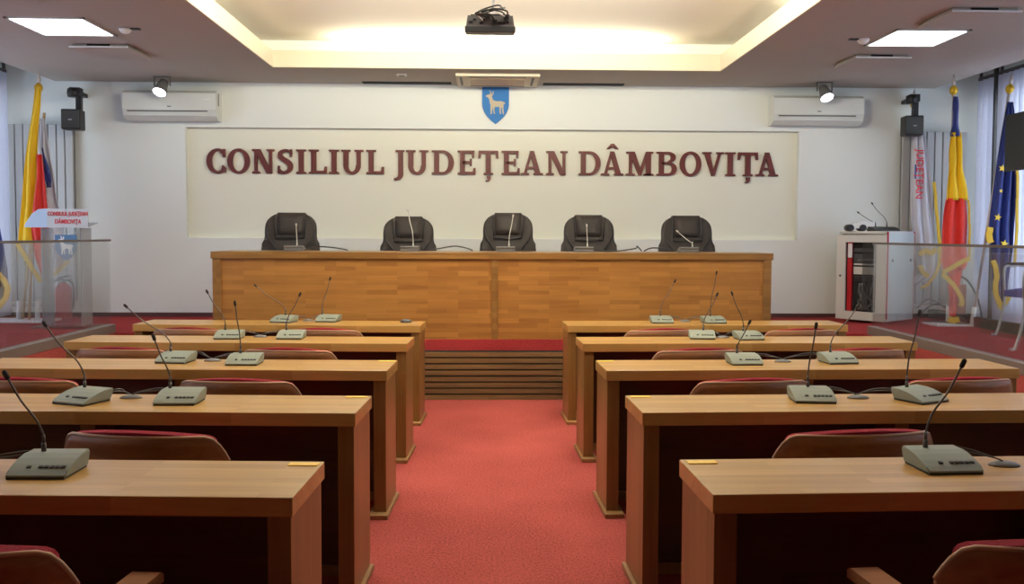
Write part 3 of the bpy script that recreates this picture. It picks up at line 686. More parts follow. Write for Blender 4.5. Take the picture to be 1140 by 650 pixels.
# ------------------------------------------------------------------ council chairs (plywood shell, red pad, wooden arms)
def make_chair():
    t = thing('council_chair', 'x', 'chair', (0, 0, 0), 0, 'plywood council chairs with red pads')
    # sits facing +y; back face towards the viewer (-y)
    HW, Z0, Z1 = .305, .44, .775
    def top(x):
        a = abs(x) / HW
        return Z1 - .012 * a * a - (.0 if a < .78 else .085 * ((a - .78) / .22) ** 2.4)
    def fn(u, v, th):
        x = HW * sin((u - .5) * pi); zt = top(x); z = Z0 + (zt - Z0) * v
        y = -.245 - .05 * (z - Z0) / (Z1 - Z0) + .105 * (x / HW) ** 2
        return (x, y + th, z)
    b = MB(); b.solid(fn, 24, 10, .012)
    back = b.build('backrest', M['shell'], t)
    b = MB()
    b.tube([Vector(fn(i / 24, 1, .006)) + Vector((0, 0, .001)) for i in range(25)], .0066, 8)
    b.build('edge_band', M['shelledge'], back)
    def fp(u, v, th):
        x = (HW - .035) * sin((u - .5) * pi); zt = top(x) + .022 * (1 - (x / (HW - .03)) ** 2) - .004; z = Z0 + .04 + (zt - Z0 - .04) * v
        y = -.236 - .05 * (z - Z0) / (Z1 - Z0) + .105 * (x / HW) ** 2
        puff = .045 * (1 - abs(u * 2 - 1) ** 6) * (1 - .35 * (v * 2 - 1) ** 6) if th else 0
        return (x, y + (.012 + puff if th else 0), z)
    MB().solid(fp, 20, 10, 1).build('back_pad', M['redpad'], t)
    def fs(u, v, th):
        b_ = (1 - abs(u * 2 - 1) ** 5) * (1 - abs(v * 2 - 1) ** 5)
        return ((u * 2 - 1) * .245, -.22 + .44 * v, .455 + (.025 * b_) - (.055 if th else 0))
    MB().solid(fs, 10, 10, 1).build('seat', M['redpad'], t)
    MB().box(-.25, .25, -.225, .22, .375, .40).build('seat_frame', M['shell'], t)
    for s in (-1, 1):
        MB().prism([(-.24, .600), (.11, .600), (.125, .590), (.125, .570), (-.24, .570)], s * .325 - .038, s * .325 + .038, 'YZ').build('armrest', M['shell'], t)
        for (y, nm) in ((-.20, 'leg'), (.08, 'leg')):
            MB().box(s * .30 - .018, s * .30 + .018, y - .022, y + .022, 0, .571).build(nm, M['shell'], t)
        MB().box(min(s * .30, s * .24), max(s * .30, s * .24), -.20, .10, .375, .415).build('side_rail', M['shell'], t)
    return t
ch0 = make_chair(); used = False
# x, y of seat centre, rotation, which
CH = [(-1.21, 2.17, -0.096, 'red-padded plywood chair at bottom left, behind nearest desk'),
      (1.32, 2.17, 0.096, 'red-padded plywood chair at bottom right, behind nearest desk'),
      (-1.18, 3.27, -0.144, 'red-padded plywood chair between nearest and second left desks'),
      (1.295, 3.27, 0.120, 'red-padded plywood chair between nearest and second right desks'),
      (-1.165, 4.37, -0.102, 'inner red-padded chair between second and third left desks'), (-2.19, 4.40, -0.102, 'outer red-padded chair between second and third left desks'),
      (1.245, 4.37, 0.108, 'inner red-padded chair between second and third right desks'), (2.27, 4.40, 0.132, 'outer red-padded chair between second and third right desks'),
      (-1.165, 5.47, -0.144, 'inner red-padded chair between third and fourth left desks'), (-2.17, 5.50, -0.102, 'outer red-padded chair between third and fourth left desks'),
      (1.25, 5.47, 0.138, 'inner red-padded chair between third and fourth right desks'), (2.25, 5.48, 0.144, 'outer red-padded chair between third and fourth right desks'),
      (-1.165, 6.57, -0.132, 'inner red-padded chair between fourth and farthest left desks'), (-2.13, 6.60, -0.132, 'outer red-padded chair between fourth and farthest left desks'),
      (1.25, 6.57, 0.120, 'inner red-padded chair between fourth and farthest right desks'), (2.27, 6.58, 0.144, 'outer red-padded chair between fourth and farthest right desks')]
for (x, y, rz, lab) in CH:
    o = ch0 if not used else copy_tree(ch0); used = True
    o.location = (x, y, 0); o.rotation_euler = (0, 0, rz); o['label'] = lab

# ------------------------------------------------------------------ table microphones
prof = [(-.0775, .004), (-.0775, .012), (-.060, .022), (-.030, .034), (.0, .043), (.035, .049), (.080, .051), (.082, .040), (.070, .032), (.066, .004)]
def mic_meshes(bodymat):
    b = MB(); b.prism(prof, -.086, .086, 'YZ')
    bmesh.ops.bevel(b.bm, geom=[e for e in b.bm.edges if abs(abs(e.verts[0].co.x) - .086) < 1e-5 and abs(abs(e.verts[1].co.x) - .086) < 1e-5 and e.verts[0].co.x * e.verts[1].co.x > 0], offset=.004, segments=2, affect='EDGES')
    body = b.mesh('body', bodymat)
    pad = MB().box(-.082, .082, -.078, .064, 0, .007).mesh('base_pad', M['micbase'])
    slope = math.atan2(.012, .030)
    T4 = Matrix.Translation((0, -.047, .0285)) @ Matrix.Rotation(slope, 4, 'X')
    btn = MB().box(-.006, .006, -.004, .004, -.004, .0035, mat=T4).mesh('button', M['micbtn'])
    dot = MB().box(-.003, .003, -.0012, .0012, -.004, .0012, mat=Matrix.Translation((0, .011, .004)) @ T4).mesh('indicator', M['white'])
    return body, pad, btn, dot
MM = mic_meshes(M['micbody']); MD = mic_meshes(M['dgrey']); MG = mic_meshes(M['grey'])
def mic(x, y, z, rz, nb, nh, label, group, out=None, meshes=MM, neckmat='neck', cab='cable', depth=.0):
    """nb, nh: neck foot and head offsets (x, z) in room axes relative to the body"""
    t = thing('table_microphone', label, 'microphone', (x, y, z), rz, group)
    inst('body', meshes[0], t); inst('base_pad', meshes[1], t)
    for k_, xx in enumerate((-.032, .002, .018, .034, .050, .066)):
        inst('button', meshes[2], t, (xx, 0, 0)); 
    Ri = Matrix.Rotation(-rz, 3, 'Z')
    f = Ri @ Vector((nb[0], .055, 0)); 
    f = Vector((max(-.07, min(.07, f.x)), .055, .049)); h = Ri @ Vector((nh[0], .055 + depth, 0)); h.z = nh[1]
    d = h - f; L = d.length
    kx = Vector((0, 0, .30 * d.z)); p1 = f + Vector((0, 0, .045)); p2 = f + kx * .75 + d * .06; p3 = f + kx + d * .22 - Vector((0, 0, .02)); 
    pts = smooth_curve([f + Vector((0, 0, .03)), p1, p2, p3 + Vector((0, 0, 0)), f + d * .62 + kx * .20, h], 5)
    b = MB().cyl(f + Vector((0, 0, -.004)), f + Vector((0, 0, .026)), .0075, .0065, 12).cyl(f + Vector((0, 0, .024)), f + Vector((0, 0, .05)), .0052, .0045, 10)
    nk = b.tube(pts, .0034, 8).build('gooseneck', M[neckmat], t)
    e = (pts[-1] - pts[-3]).normalized()
    MB().tube([h - e * .012, h - e * .006, h + e * .012, h + e * .018], [.005, .0075, .0075, .004], 10).build('mic_head', M['michead'] if neckmat == 'neck' else M[neckmat], nk)
    if out:
        wpos = Vector((out[0] - x, out[1] - y, out[2])); q = Ri @ Vector((wpos.x, wpos.y, 0)); q.z = wpos.z
        s = Vector((.05 if q.x > 0 else -.05, .070, .018)); m_ = (s + q) / 2 + Vector((0, .01, .022))
        b = MB(); 
        for o_ in (0, .008): b.tube(smooth_curve([s, s + Vector((.035 if q.x > 0 else -.035, .012, .016 + o_)), m_ + Vector((0, o_, o_)), q + Vector((-.025 if q.x > 0 else .025, 0, .022)), q + Vector((0, o_, .010))], 5), .0026, 6)
        b.build('cable', M[cab], t)
    return t
MICS = [('L1', -1.291, 2.593, 0, -0.040, 0.054, -0.146, 0.277), ('L2A', -1.688, 3.684, -0.38, -0.027, 0.055, -0.176, 0.317), ('L2B', -1.283, 3.674, 0, -0.060, 0.052, -0.125, 0.262),
        ('L3A', -1.707, 4.834, -0.1, -0.051, 0.050, -0.288, 0.298), ('L3B', -1.315, 4.763, 0, -0.038, 0.054, -0.065, 0.320), ('L4A', -1.736, 5.923, 0, -0.043, 0.051, -0.161, 0.306),
        ('L4B', -1.323, 5.925, 0, -0.046, 0.051, 0.046, 0.289), ('L5A', -1.622, 7.009, -0.3, -0.002, 0.048, -0.235, 0.285), ('L5B', -1.283, 7.07, -0.15, -0.076, 0.045, 0.005, 0.338),
        ('R1', 1.379, 2.612, 0.05, -0.025, 0.051, 0.086, 0.309), ('R2A', 1.381, 3.700, -0.1, 0.003, 0.050, 0.034, 0.312), ('R2B', 1.850, 3.699, 0.45, -0.044, 0.054, 0.016, 0.368),
        ('R3A', 1.402, 4.770, 0, -0.024, 0.055, 0.043, 0.220), ('R3B', 1.939, 4.813, 0.1, -0.021, 0.049, 0.127, 0.307), ('R4A', 1.455, 5.944, -0.15, 0.023, 0.052, 0.114, 0.294),
        ('R4B', 1.761, 5.896, 0.1, -0.021, 0.051, -0.100, 0.304), ('R5A', 1.386, 7.003, 0, 0.002, 0.060, 0.116, 0.330), ('R5B', 1.803, 6.99, 0.1, -0.012, 0.051, 0.034, 0.398)]
for (k_, x, y, rz, bx_, bz_, hx_, hz_) in MICS:
    s_, r_ = ('left' if k_[0] == 'L' else 'right'), int(k_[1])
    if r_ == 1: lab = 'grey-green gooseneck microphone on the nearest %s desk' % s_
    else:
        inner = (k_[2] == 'B') if s_ == 'left' else (k_[2] == 'A')
        lab = 'grey-green gooseneck microphone on the %s %s desk, %s the aisle of its pair' % (rows[r_ - 1], s_, 'nearer' if inner else 'farther from')
    g = GR[k_[:2]]
    mic(x, y, DH, rz, (bx_, bz_), (hx_, hz_), lab, 'desk microphones', out=(g[0], g[1], .0))
# microphones of the long table, seen from behind
PM = [(-1.775, (.00, 1.545), (-.012, .0), 'thin silver microphone before the leftmost padded chair'),
      (-.72, (-.026, 1.68), (0, 0), 'thin silver microphone before the second padded chair'),
      (.155, (.070, 1.635), (.02, 0), 'thin silver microphone before the middle padded chair'),
      (.875, (.035, 1.55), (.01, 0), 'thin silver microphone before the fourth padded chair'),
      (1.845, (-.085, 1.50), (-.02, 0), 'thin silver microphone before the rightmost padded chair')]
for (x, (hx, hz), (bx_, _), lab) in PM:
    mic(x, 8.12, PT, pi, (.03, .05), (hx, hz - PT), lab, 'microphones on the long table', out=None, neckmat='necksil', meshes=MG)
for i, (pts, lab) in enumerate([([(-1.70, .0), (-1.60, .035), (-1.45, .03), (-1.33, .012), (-1.30, .004)], 'black cable arching on long table right of its leftmost chair'),
                 ([(-.55, .004), (-.42, .03), (-.30, .045), (-.18, .02), (-.15, .004)], 'black cable arching on long table left of its middle chair'),
                 ([(1.02, .006), (1.20, .006), (1.36, .03), (1.38, .05), (1.42, .006)], 'black cable arching on long table right of its fourth chair'),
                 ([(1.44, .006), (1.52, .035), (1.65, .028), (1.75, .01)], 'black cable lying on long table left of its rightmost chair')]):
    b = MB(); b.tube(smooth_curve([(p[0], 8.14 + .02 * (j % 2), PT + p[1] + .004) for j, p in enumerate(pts)], 6), .006, 6)
    tag(b.build('table_cable', M['blackcable']), lab, 'cable', 'cables on the long table')

# ------------------------------------------------------------------ glass railings on the platform edges
def railing(x, y_end, seams, label, s):
    t = thing('glass_railing', label, 'railing', (x, 0, DZ), 0, 'glass railings of the side platforms')
    MB().box(-.045, .045, YB + .3, y_end, 0, .08, bevel=.004).build('base_channel', M['curb'], t)
    MB().box(-.014, .014, YB + .3, y_end, .855, .875).build('handrail', M['rail'], t)
    ys = [y_end - .005] + seams
    for a, c in zip(ys, ys[1:]):
        MB().box(-.006, .006, c + .008, a, .04, .857).build('glass_pane', M['glass'], t)
    return t
railing(-3.548, 8.34, [6.94, 5.54, 4.14, 2.74, 1.34], 'glass railing with brown handrail along the left platform', -1)
railing(3.645, 8.25, [7.04, 5.64, 4.24, 2.84, 1.44], 'glass railing with brown handrail along the right platform', 1)

# ------------------------------------------------------------------ left side: radiator, lectern, extinguisher
def radiator(x0, x1, z0, z1, n, label):
    t = thing('panel_radiator', label, 'radiator', (x0, 9.86, 0), 0, 'tall panel radiators on the far wall')
    w_ = (x1 - x0) / n
    MB().box(0, x1 - x0, .03, .05, z0 + .01, z1 - .01).build('back_plate', M['radgap'], t)
    for i in range(n): MB().box(i * w_ + .006, (i + 1) * w_ - .006, 0, .035, z0, z1, bevel=.004).build('column', M['rad'], t)
    MB().box(0.02, x1 - x0 - .02, .0, .04, z0 - .06, z0 - .02).build('bottom_pipe', M['rad'], t)
    MB().box(.05, .09, .02, 9.95 - 9.86, z0 + .1, z0 + .14).box(x1 - x0 - .09, x1 - x0 - .05, .02, .09, z1 - .14, z1 - .1).build('wall_bracket', M['radgap'], t)
radiator(-5.30, -4.575, .70, 2.655, 8, 'tall white panel radiator behind the left flags')
radiator(4.66, 5.40, .70, 2.64, 8, 'tall white panel radiator behind the right flags')

t = thing('lectern', 'clear acrylic lectern with council name sign and blue deer shield', 'lectern', (-4.14, 8.80, DZ))
MB().box(-.30, .28, -.18, .20, 0, .02).build('base_plate', M['acrylic'], t)
for x in (-.215, .16): MB().box(x - .006, x + .006, -.10, .12, .02, .98).build('side_panel', M['sheet'], t)
MB().box(-.215, .172, -.115, -.105, .02, .99).build('front_panel', M['acrylic'], t)
MB().prism([(-.16, .985), (.06, 1.03), (.06, 1.038), (-.16, .995)], -.115, .26, 'YZ').build('reading_shelf', M['sheet'], t)
MB().prism([(-.335, .985), (-.325, 1.02), (-.26, 1.115), (-.20, 1.160), (-.115, 1.168), (-.115, .985)], -.187, -.178, 'XZ').build('sign_wing', plain('wing_reflection_blue', (170, 190, 214), .3), t)  # wing's pale blue is a side reflection put into its colour
sp_ = MB().box(-.115, .275, -.19, -.178, .985, 1.165).build('sign_plate', plain('sign_grey', (182, 186, 188), .4), t)
for ln, zz in (('CONSILIUL JUDEȚEAN', 1.115), ('DÂMBOVIȚA', 1.04)):
    text_mesh('lettering', ln, .052 if ln[0] == 'C' else .056, M['rtext'], sp_, Matrix.Translation((.085, -.193, zz)) @ UPRIGHT @ Matrix.Diagonal((.74 if ln[0] == 'C' else .78, 1.05, 1, 1)), bold=.0010)
emblem(t, .205, .25, -.118, Matrix.Translation((.03, 0, .79)), plain('pale_shield_blue', (70, 110, 150), .5), M['white'])

t = thing('fire_extinguisher', 'red fire extinguisher standing behind the acrylic lectern', 'fire extinguisher', (-4.63, 9.70, DZ))
MB().lathe([(.07, 0), (.082, .012), (.082, .30), (.075, .34), (.045, .375), (.03, .39)]).build('cylinder_body', M['red'], t)
MB().cyl((0, 0, .385), (0, 0, .42), .025).tube([(-.06, 0, .44), (0, 0, .42), (.09, -.01, .425)], .009, 6).tube([(-.10, 0, .40), (0, 0, .455), (.08, -.01, .465)], .009, 6).build('valve_handle', M['dgrey'], t)
MB().tube(smooth_curve([(.03, 0, .42), (.10, 0, .38), (.105, 0, .22), (.095, 0, .10)], 6), .010, 8).build('hose', M['blackp'], t)

# ------------------------------------------------------------------ flags
def flagpole(name, foot, topp, label, ball=True, mat='polew', tip=.0, cat='flag', r=.014):
    """thing with origin at the pole's foot"""
    t = thing('draped_flag', label, cat, foot, 0, 'ceremonial flags')
    v = Vector(topp) - Vector(foot); e = v.normalized()
    MB().tube([(0, 0, 0), v], r, 10).build('pole', M[mat], t)
    if ball:
        c = v; b = MB()
        b.tube([c - e * .05, c - e * .03, c, c + e * .03, c + e * .05], [.014, .034, .042, .034, .012], 12); b.build('gold_finial', M['gold'], t)
        MB().tube([c + e * .04, c + e * .08, c + e * .17], [.008, .022, .003], 8).build('spear_tip', M['polew'], t)
    return t
def drape(t, name, rows_, mat, y, amp=.03, folds=3.0, ph=0., off=(0, 0, 0), nu=28, nv=26, th=.006):
    """rows_: list of (z, xl, xr) in room axes, draped with vertical folds; t origin subtracted"""
    O = Vector(t.location)
    def at(v):
        rs = rows_; s = v * (len(rs) - 1); i = min(int(s), len(rs) - 2); f = s - i
        a, c = rs[i], rs[i + 1]; f2 = f
        return [a[k] + (c[k] - a[k]) * f2 for k in range(3)]
    def fn(u, v, th_):
        z, xl, xr = at(v)
        g = min(1, (xr - xl) / .12)
        yy = y + amp * g * sin(2 * pi * folds * (u + .06 * sin(5 * v)) + ph) + .012 * sin(9 * v + 3 * u)
        x = xl + (xr - xl) * (u + .03 * sin(2 * pi * folds * u + ph + 1))
        return (x - O.x, yy + th_ - O.y, z - O.z)
    MB().solid(fn, nu, nv, th).build(name, mat, t)
def fringe(t, pts, y, w_=.035):
    """flat bullion fringe along the cloth's edge"""
    O = Vector(t.location); b = MB(); k_ = 0
    for q in stroke([(p[0], p[1]) for p in pts], [w_ * 1.25] * len(pts), 5):
        a_ = sum(q[i][0] * q[(i + 1) % 4][1] - q[(i + 1) % 4][0] * q[i][1] for i in range(4))
        if abs(a_) < 1e-7: continue
        if a_ < 0: q = q[::-1]
        k_ += 1; dy = .004 * sin(k_ * 1.7)
        b.prism([(p[0] - O.x, p[1] - O.z) for p in q], y - .008 + dy - O.y, y + .006 + dy - O.y, 'XZ')
    b.build('gold_fringe', M['fringe'], t)

# left: tricolour in front, white county flag behind it, blue flag at the picture's edge
t = flagpole('', (-4.80, 9.30, DZ + .02), (-4.655, 9.30, 2.96), 'yellow and red draped flag on the left, hanging from the tallest left pole', mat='polewood')
drape(t, 'yellow_cloth', [(2.95, -4.665, -4.60), (2.75, -4.70, -4.60), (2.50, -4.74, -4.63), (2.2, -4.78, -4.655), (1.8, -4.82, -4.69), (1.5, -4.86, -4.72), (1.35, -4.87, -4.70)], M['yel'], 9.24, .02, 1.5)
drape(t, 'red_cloth', [(2.27, -4.66, -4.59), (2.05, -4.67, -4.56), (1.8, -4.70, -4.55), (1.5, -4.73, -4.53), (1.2, -4.70, -4.52), (.98, -4.62, -4.56)], M['redf'], 9.22, .02, 1.6, 1)
drape(t, 'blue_cloth', [(2.34, -4.615, -4.605), (2.15, -4.60, -4.545), (1.99, -4.58, -4.525), (1.93, -4.57, -4.52)], M['dblue'], 9.25, .012, 1)
fringe(t, [(-4.86, 1.36), (-4.78, 1.22), (-4.70, 1.08), (-4.62, .96)], 9.21)
t = flagpole('', (-4.93, 9.42, DZ + .02), (-4.66, 9.42, 2.72), 'white council flag behind the left tricolour, gold fringe at its hem', mat='polewood', ball=False)
drape(t, 'white_cloth', [(2.66, -4.69, -4.65), (2.4, -4.72, -4.60), (2.1, -4.74, -4.55), (1.8, -4.76, -4.52), (1.5, -4.78, -4.46), (1.2, -4.76, -4.44), (1.08, -4.72, -4.50), (.98, -4.68, -4.60)], M['whitef'], 9.38, .03, 2.5)
fringe(t, [(-4.62, .94), (-4.56, 1.02), (-4.47, 1.10), (-4.40, 1.18)], 9.34)
t = flagpole('', (-5.05, 8.70, DZ + .02), (-4.93, 8.70, 2.90), 'dark blue gold-fringed flag cut by the left picture edge', mat='polew')
drape(t, 'blue_cloth', [(2.8, -4.96, -4.88), (2.3, -5.02, -4.82), (1.8, -5.08, -4.76), (1.6, -5.10, -4.73), (1.3, -5.10, -4.68), (1.1, -5.05, -4.655), (1.0, -4.98, -4.66)], M['bluef'], 8.66, .03, 2.6)
fringe(t, [(-4.80, 1.13), (-4.72, 1.05), (-4.655, .96), (-4.66, .85), (-4.74, .74)], 8.62, .04)
drape(t, 'dark_lining', [(1.06, -4.95, -4.70), (.92, -4.92, -4.67), (.78, -4.86, -4.71)], M['leather'], 8.67, .02, 1)
o = MB().box(-.36, .36, -.17, .17, 0, .022, bevel=.004).cyl((.17, .03, .0), (.18, .03, .22), .024).cyl((.0, -.02, .0), (.01, -.02, .22), .024).build('flag_stand', M['white']); o.location = (-4.93, 9.36, DZ); tag(o, 'white flag stand holding the left tricolour pole', 'flag stand', 'flag stands')

# right: white flag, Romanian tricolour, European flag
t = flagpole('', (4.745, 9.80, DZ + .02), (4.750, 9.80, 2.94), 'white flag with red lettering behind the rack cabinet')
drape(t, 'white_cloth', [(2.788, 4.728, 4.790), (2.531, 4.717, 4.862), (2.222, 4.707, 4.913), (1.913, 4.707, 4.954), (1.604, 4.717, 4.995), (1.295, 4.759, 5.026), (1.037, 4.800, 5.006), (.90, 4.68, 4.80)], M['whitef'], 9.74, .028, 2.4)
fringe(t, [(4.944, 2.067), (4.985, 1.707), (5.026, 1.346), (5.006, 1.089), (4.90, .93), (4.82, .89)], 9.69, .025)
fringe(t, [(4.79, 1.26), (4.86, 1.30), (4.93, 1.28), (4.98, 1.33)], 9.68, .045)
fringe(t, [(4.80, 1.14), (4.84, 1.06), (4.90, 1.02)], 9.68, .04)
ct = MB().box(-.02, -.005, -.112, -.108, 2.08 - DZ, 2.24 - DZ).build('blue_print', M['bluef'], t)
text_mesh('red_lettering', 'JUDEȚEAN', .115, M['rtext'], t, Matrix.Translation((.03, -.112, 1.60)) @ UPRIGHT @ Matrix.Rotation(-pi / 2, 4, 'Z'), bold=.001)
t = flagpole('', (4.83, 9.10, DZ + .02), (4.825, 9.10, 2.98), 'blue, yellow and red tricolour hanging right of the rack cabinet')
drape(t, 'blue_cloth', [(2.91, 4.80, 4.85), (2.75, 4.80, 4.86), (2.58, 4.785, 4.875), (2.50, 4.77, 4.88)], M['dblue'], 9.05, .02, 1.2)
drape(t, 'yellow_cloth', [(2.54, 4.79, 4.89), (2.3, 4.775, 4.915), (2.1, 4.76, 4.93), (1.84, 4.745, 4.965)], M['yel'], 9.05, .025, 2)
drape(t, 'red_cloth', [(1.86, 4.745, 4.965), (1.6, 4.73, 4.98), (1.35, 4.71, 4.99), (1.22, 4.70, 5.0), (1.12, 4.72, 4.96)], M['redf'], 9.05, .025, 2.2)
drape(t, 'red_tail', [(1.16, 4.80, 4.94), (.95, 4.79, 4.90), (.75, 4.80, 4.89), (.63, 4.81, 4.88)], M['redf'], 9.04, .015, 1.5)
fringe(t, [(4.99, 1.24), (4.88, 1.19), (4.78, 1.13), (4.70, 1.09)], 9.0)
fringe(t, [(4.70, 1.07), (4.80, .98), (4.86, .90), (4.91, .80), (4.90, .74)], 8.99)
fringe(t, [(4.79, .60), (4.85, .59), (4.90, .60)], 9.02, .05)
fringe(t, [(4.975, 1.84), (4.99, 1.6), (5.0, 1.25)], 9.03, .014)
t = flagpole('', (5.02, 8.98, DZ + .02), (5.345, 8.98, 2.98), 'European blue flag with yellow stars on the far right')
drape(t, 'blue_cloth', [(2.84, 5.30, 5.36), (2.6, 5.27, 5.38), (2.3, 5.23, 5.40), (2.0, 5.19, 5.41), (1.7, 5.15, 5.41), (1.5, 5.13, 5.41), (1.3, 5.16, 5.41), (1.1, 5.18, 5.38), (.9, 5.21, 5.36), (.74, 5.25, 5.30)], M['bluef'], 8.93, .03, 2.5)
fringe(t, [(5.13, 1.56), (5.12, 1.47), (5.14, 1.40)], 8.89, .05)
fringe(t, [(5.17, 1.22), (5.21, 1.08), (5.20, .92), (5.25, .76)], 8.89, .04)
fringe(t, [(5.25, .72), (5.30, .78), (5.37, .90)], 8.89, .045)
fringe(t, [(5.37, 2.6), (5.39, 2.1), (5.40, 1.5), (5.38, 1.15)], 8.88, .02)
for (sx_, sz_, rr) in ((5.235, 2.16, .038), (5.205, 1.66, .040), (5.28, 1.39, .045), (5.23, 1.93, .022)):
    pts = [(sx_ - 5.02 + (rr if k_ % 2 == 0 else rr * .42) * sin(pi * k_ / 5 + .2), sz_ - DZ - .02 + (rr if k_ % 2 == 0 else rr * .42) * cos(pi * k_ / 5 + .2)) for k_ in range(10)]
    MB().prism(pts[::-1], -.098, -.090, 'XZ').build('star', M['star'], t)
o = MB().box(-.28, .28, -.15, .15, 0, .022, bevel=.004).cyl((-.08, .0, 0), (-.08, .0, .2), .024).cyl((.11, -.12, 0), (.13, -.12, .2), .024).build('flag_stand', M['white']); o.location = (4.91, 9.10, DZ); tag(o, 'white flag stand under the right tricolour and European flag', 'flag stand', 'flag stands')

o = MB().box(-.07, .07, -.05, .05, 0, .40, bevel=.004).build('fuse_box', M['brownbox']); o.location = (5.25, 9.70, DZ); tag(o, 'red-brown upright box between the right flag poles', 'box')
b = MB(); b.tube(smooth_curve([(5.02, 9.3, 1.05), (5.10, 9.25, 1.0), (5.17, 9.2, .86), (5.20, 9.15, .70), (5.21, 9.12, .55)], 6), .011, 8)
tag(b.build('hanging_cable', M['blackcable']), 'black cable arching down beside the European flag', 'cable')
b = MB()
for (y_, a_) in ((9.25, 0), (9.35, .05)): b.tube(smooth_curve([(4.62, y_, .64 + a_), (4.72, y_ - .05, .74 + a_), (4.88, y_ - .1, .70), (5.0, y_ - .2, .56)], 6), .009, 8)
b.tube(smooth_curve([(4.64, 9.22, .56), (4.75, 9.1, .57), (4.9, 9.0, .56), (5.0, 8.98, .545)], 6), .009, 8)
tag(b.build('floor_cable', M['blackcable']), 'tangled black cables on the floor right of rack cabinet', 'cable')

# ------------------------------------------------------------------ rack cabinet with things on top
A = math.atan2(.6, .8)
t = thing('rack_cabinet', 'light grey equipment rack cabinet with open glass door', 'cabinet', (4.175, 9.12, DZ), A)
# local: +x along the right side face (.55), front face on local x=0 running along +y
w_, d_, h_ = .55, .55, .985
MB().box(0, d_, 0, w_, .03, .05).box(0, d_, 0, w_, h_ - .03, h_).box(.02, d_, w_ - .012, w_, .03, h_).box(d_ - .012, d_, 0, w_, .03, h_).box(.0, .03, 0, .03, .03, h_).box(0, .03, w_ - .03, w_, .03, h_).build('cabinet_body', M['rack'], t)
MB().box(0.012, d_ - .004, -.010, .0, .04, h_ - .02, bevel=.003).build('side_door', M['rackside'], t)
for xx in (-.004, d_ - .008): MB().box(xx, xx + .012, -.012, .004, .06, h_ - .005).build('red_corner', M['red'], t)
for x in (.09, d_ - .08): MB().box(x - .013, x + .013, -.018, -.009, .66, .69).build('latch', M['dgrey'], t)
b = MB(); f0, f1 = .0, w_
b.box(-.02, 0, 0, .11, .03, h_ - .04).box(-.02, 0, w_ - .085, w_ + .02, .03, h_ - .04).box(-.02, 0, .11, w_ - .085, .03, .12).box(-.02, 0, .11, w_ - .085, h_ - .12, h_ - .04)
fr = b.build('door_frame', M['rack'], t)
MB().box(-.012, -.007, .11, .27, .12, h_ - .12).build('door_glass', M['rackglass'], fr)
MB().lathe([(.012, 0), (.012, .008)], mat=Matrix.Translation((-.021, w_ - .03, .50)) @ Matrix.Rotation(-pi / 2, 4, 'Y')).build('lock', M['dgrey'], fr)
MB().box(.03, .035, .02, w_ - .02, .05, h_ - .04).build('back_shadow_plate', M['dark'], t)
MB().box(.0, .028, w_ - .15, w_ - .10, .12, h_ - .12).build('red_rail', M['red'], t)
eq = [('amplifier', .64, .74, M['dgrey']), ('receiver', .52, .60, M['rack']), ('mixer', .44, .50, M['blackp']), ('patch_panel', .76, .80, M['dgrey']), ('control_unit', .62, .635, M['rack'])]
for nm, z0, z1, m_ in eq: MB().box(.004, .028, .12, w_ - .17, z0, z1, bevel=.002).build(nm, m_, t)
b = MB()
for i in range(14):
    y_ = .14 + rnd.random() * .20; b.tube(smooth_curve([(.012, y_, .44 - rnd.random() * .03), (.006 + .01 * rnd.random(), y_ + .04 * (rnd.random() - .5), .32), (.01, .14 + rnd.random() * .22, .22), (.012, .14 + rnd.random() * .2, .14)], 4), .0045, 5)
tag(b.build('cable_bundle', M['grey'], t), 'bundle of grey cables')
b = MB()
for i in range(9): b.lathe([(.006, 0), (.006, .006)], 8, mat=Matrix.Translation((-.002, .13 + i * .024, .675)) @ Matrix.Rotation(pi / 2, 4, 'Y'))
b.build('control_knob', M['chrome'], t)
MB().box(-.018, -.006, w_ - .16, w_ - .115, .70, .85).build('white_sticker', M['white'], t)
RT = DZ + h_
Q = lambda u, v: (4.175 + u * cos(A) - v * sin(A), 9.12 + u * sin(A) + v * cos(A))
# items on top
for (u, v, rz, nh, lab) in ((.32, .16, .10, (-.165, .30), 'dark grey gooseneck microphone on rack cabinet, right of the pair'), (.16, .20, .25, (-.19, .20), 'dark grey gooseneck microphone on rack cabinet, left of the pair')):
    x, y = Q(u, v); mic(x, y, RT, rz, (-.0, .05), nh, lab, 'microphones on the rack cabinet', meshes=MD, neckmat='neck')
x, y = Q(.08, .38)
t = thing('small_projector', 'white device with two dark round lenses on rack cabinet', 'device', (x, y, RT), -.1)
MB().prism([(-.12, .03), (.14, .03), (.16, .10), (.02, .105), (-.10, .075)], -.06, .06, 'XZ').build('casing', M['white'], t)
for xx in (-.10, .03): MB().cyl((xx, -.075, .036), (xx, .06, .036), .036).build('lens_drum', M['blackp'], t)

# ------------------------------------------------------------------ right side: tv, chairs; blinds
t = thing('wall_television', 'black flat television at the right picture edge', 'television', (4.985, 7.93, 2.36))
MB().box(-.02, .02, -.47, .47, -.27, .27, bevel=.006).build('casing', M['blackp'], t)
MB().box(-.022, -.019, -.455, .455, -.25, .255).build('screen', M['screen'], t)
MB().box(.015, XR - 4.995, -.04, .04, -.05, .05).box(.015, .03, -.15, .15, -.12, .12).build('wall_mount', M['dgrey'], t)

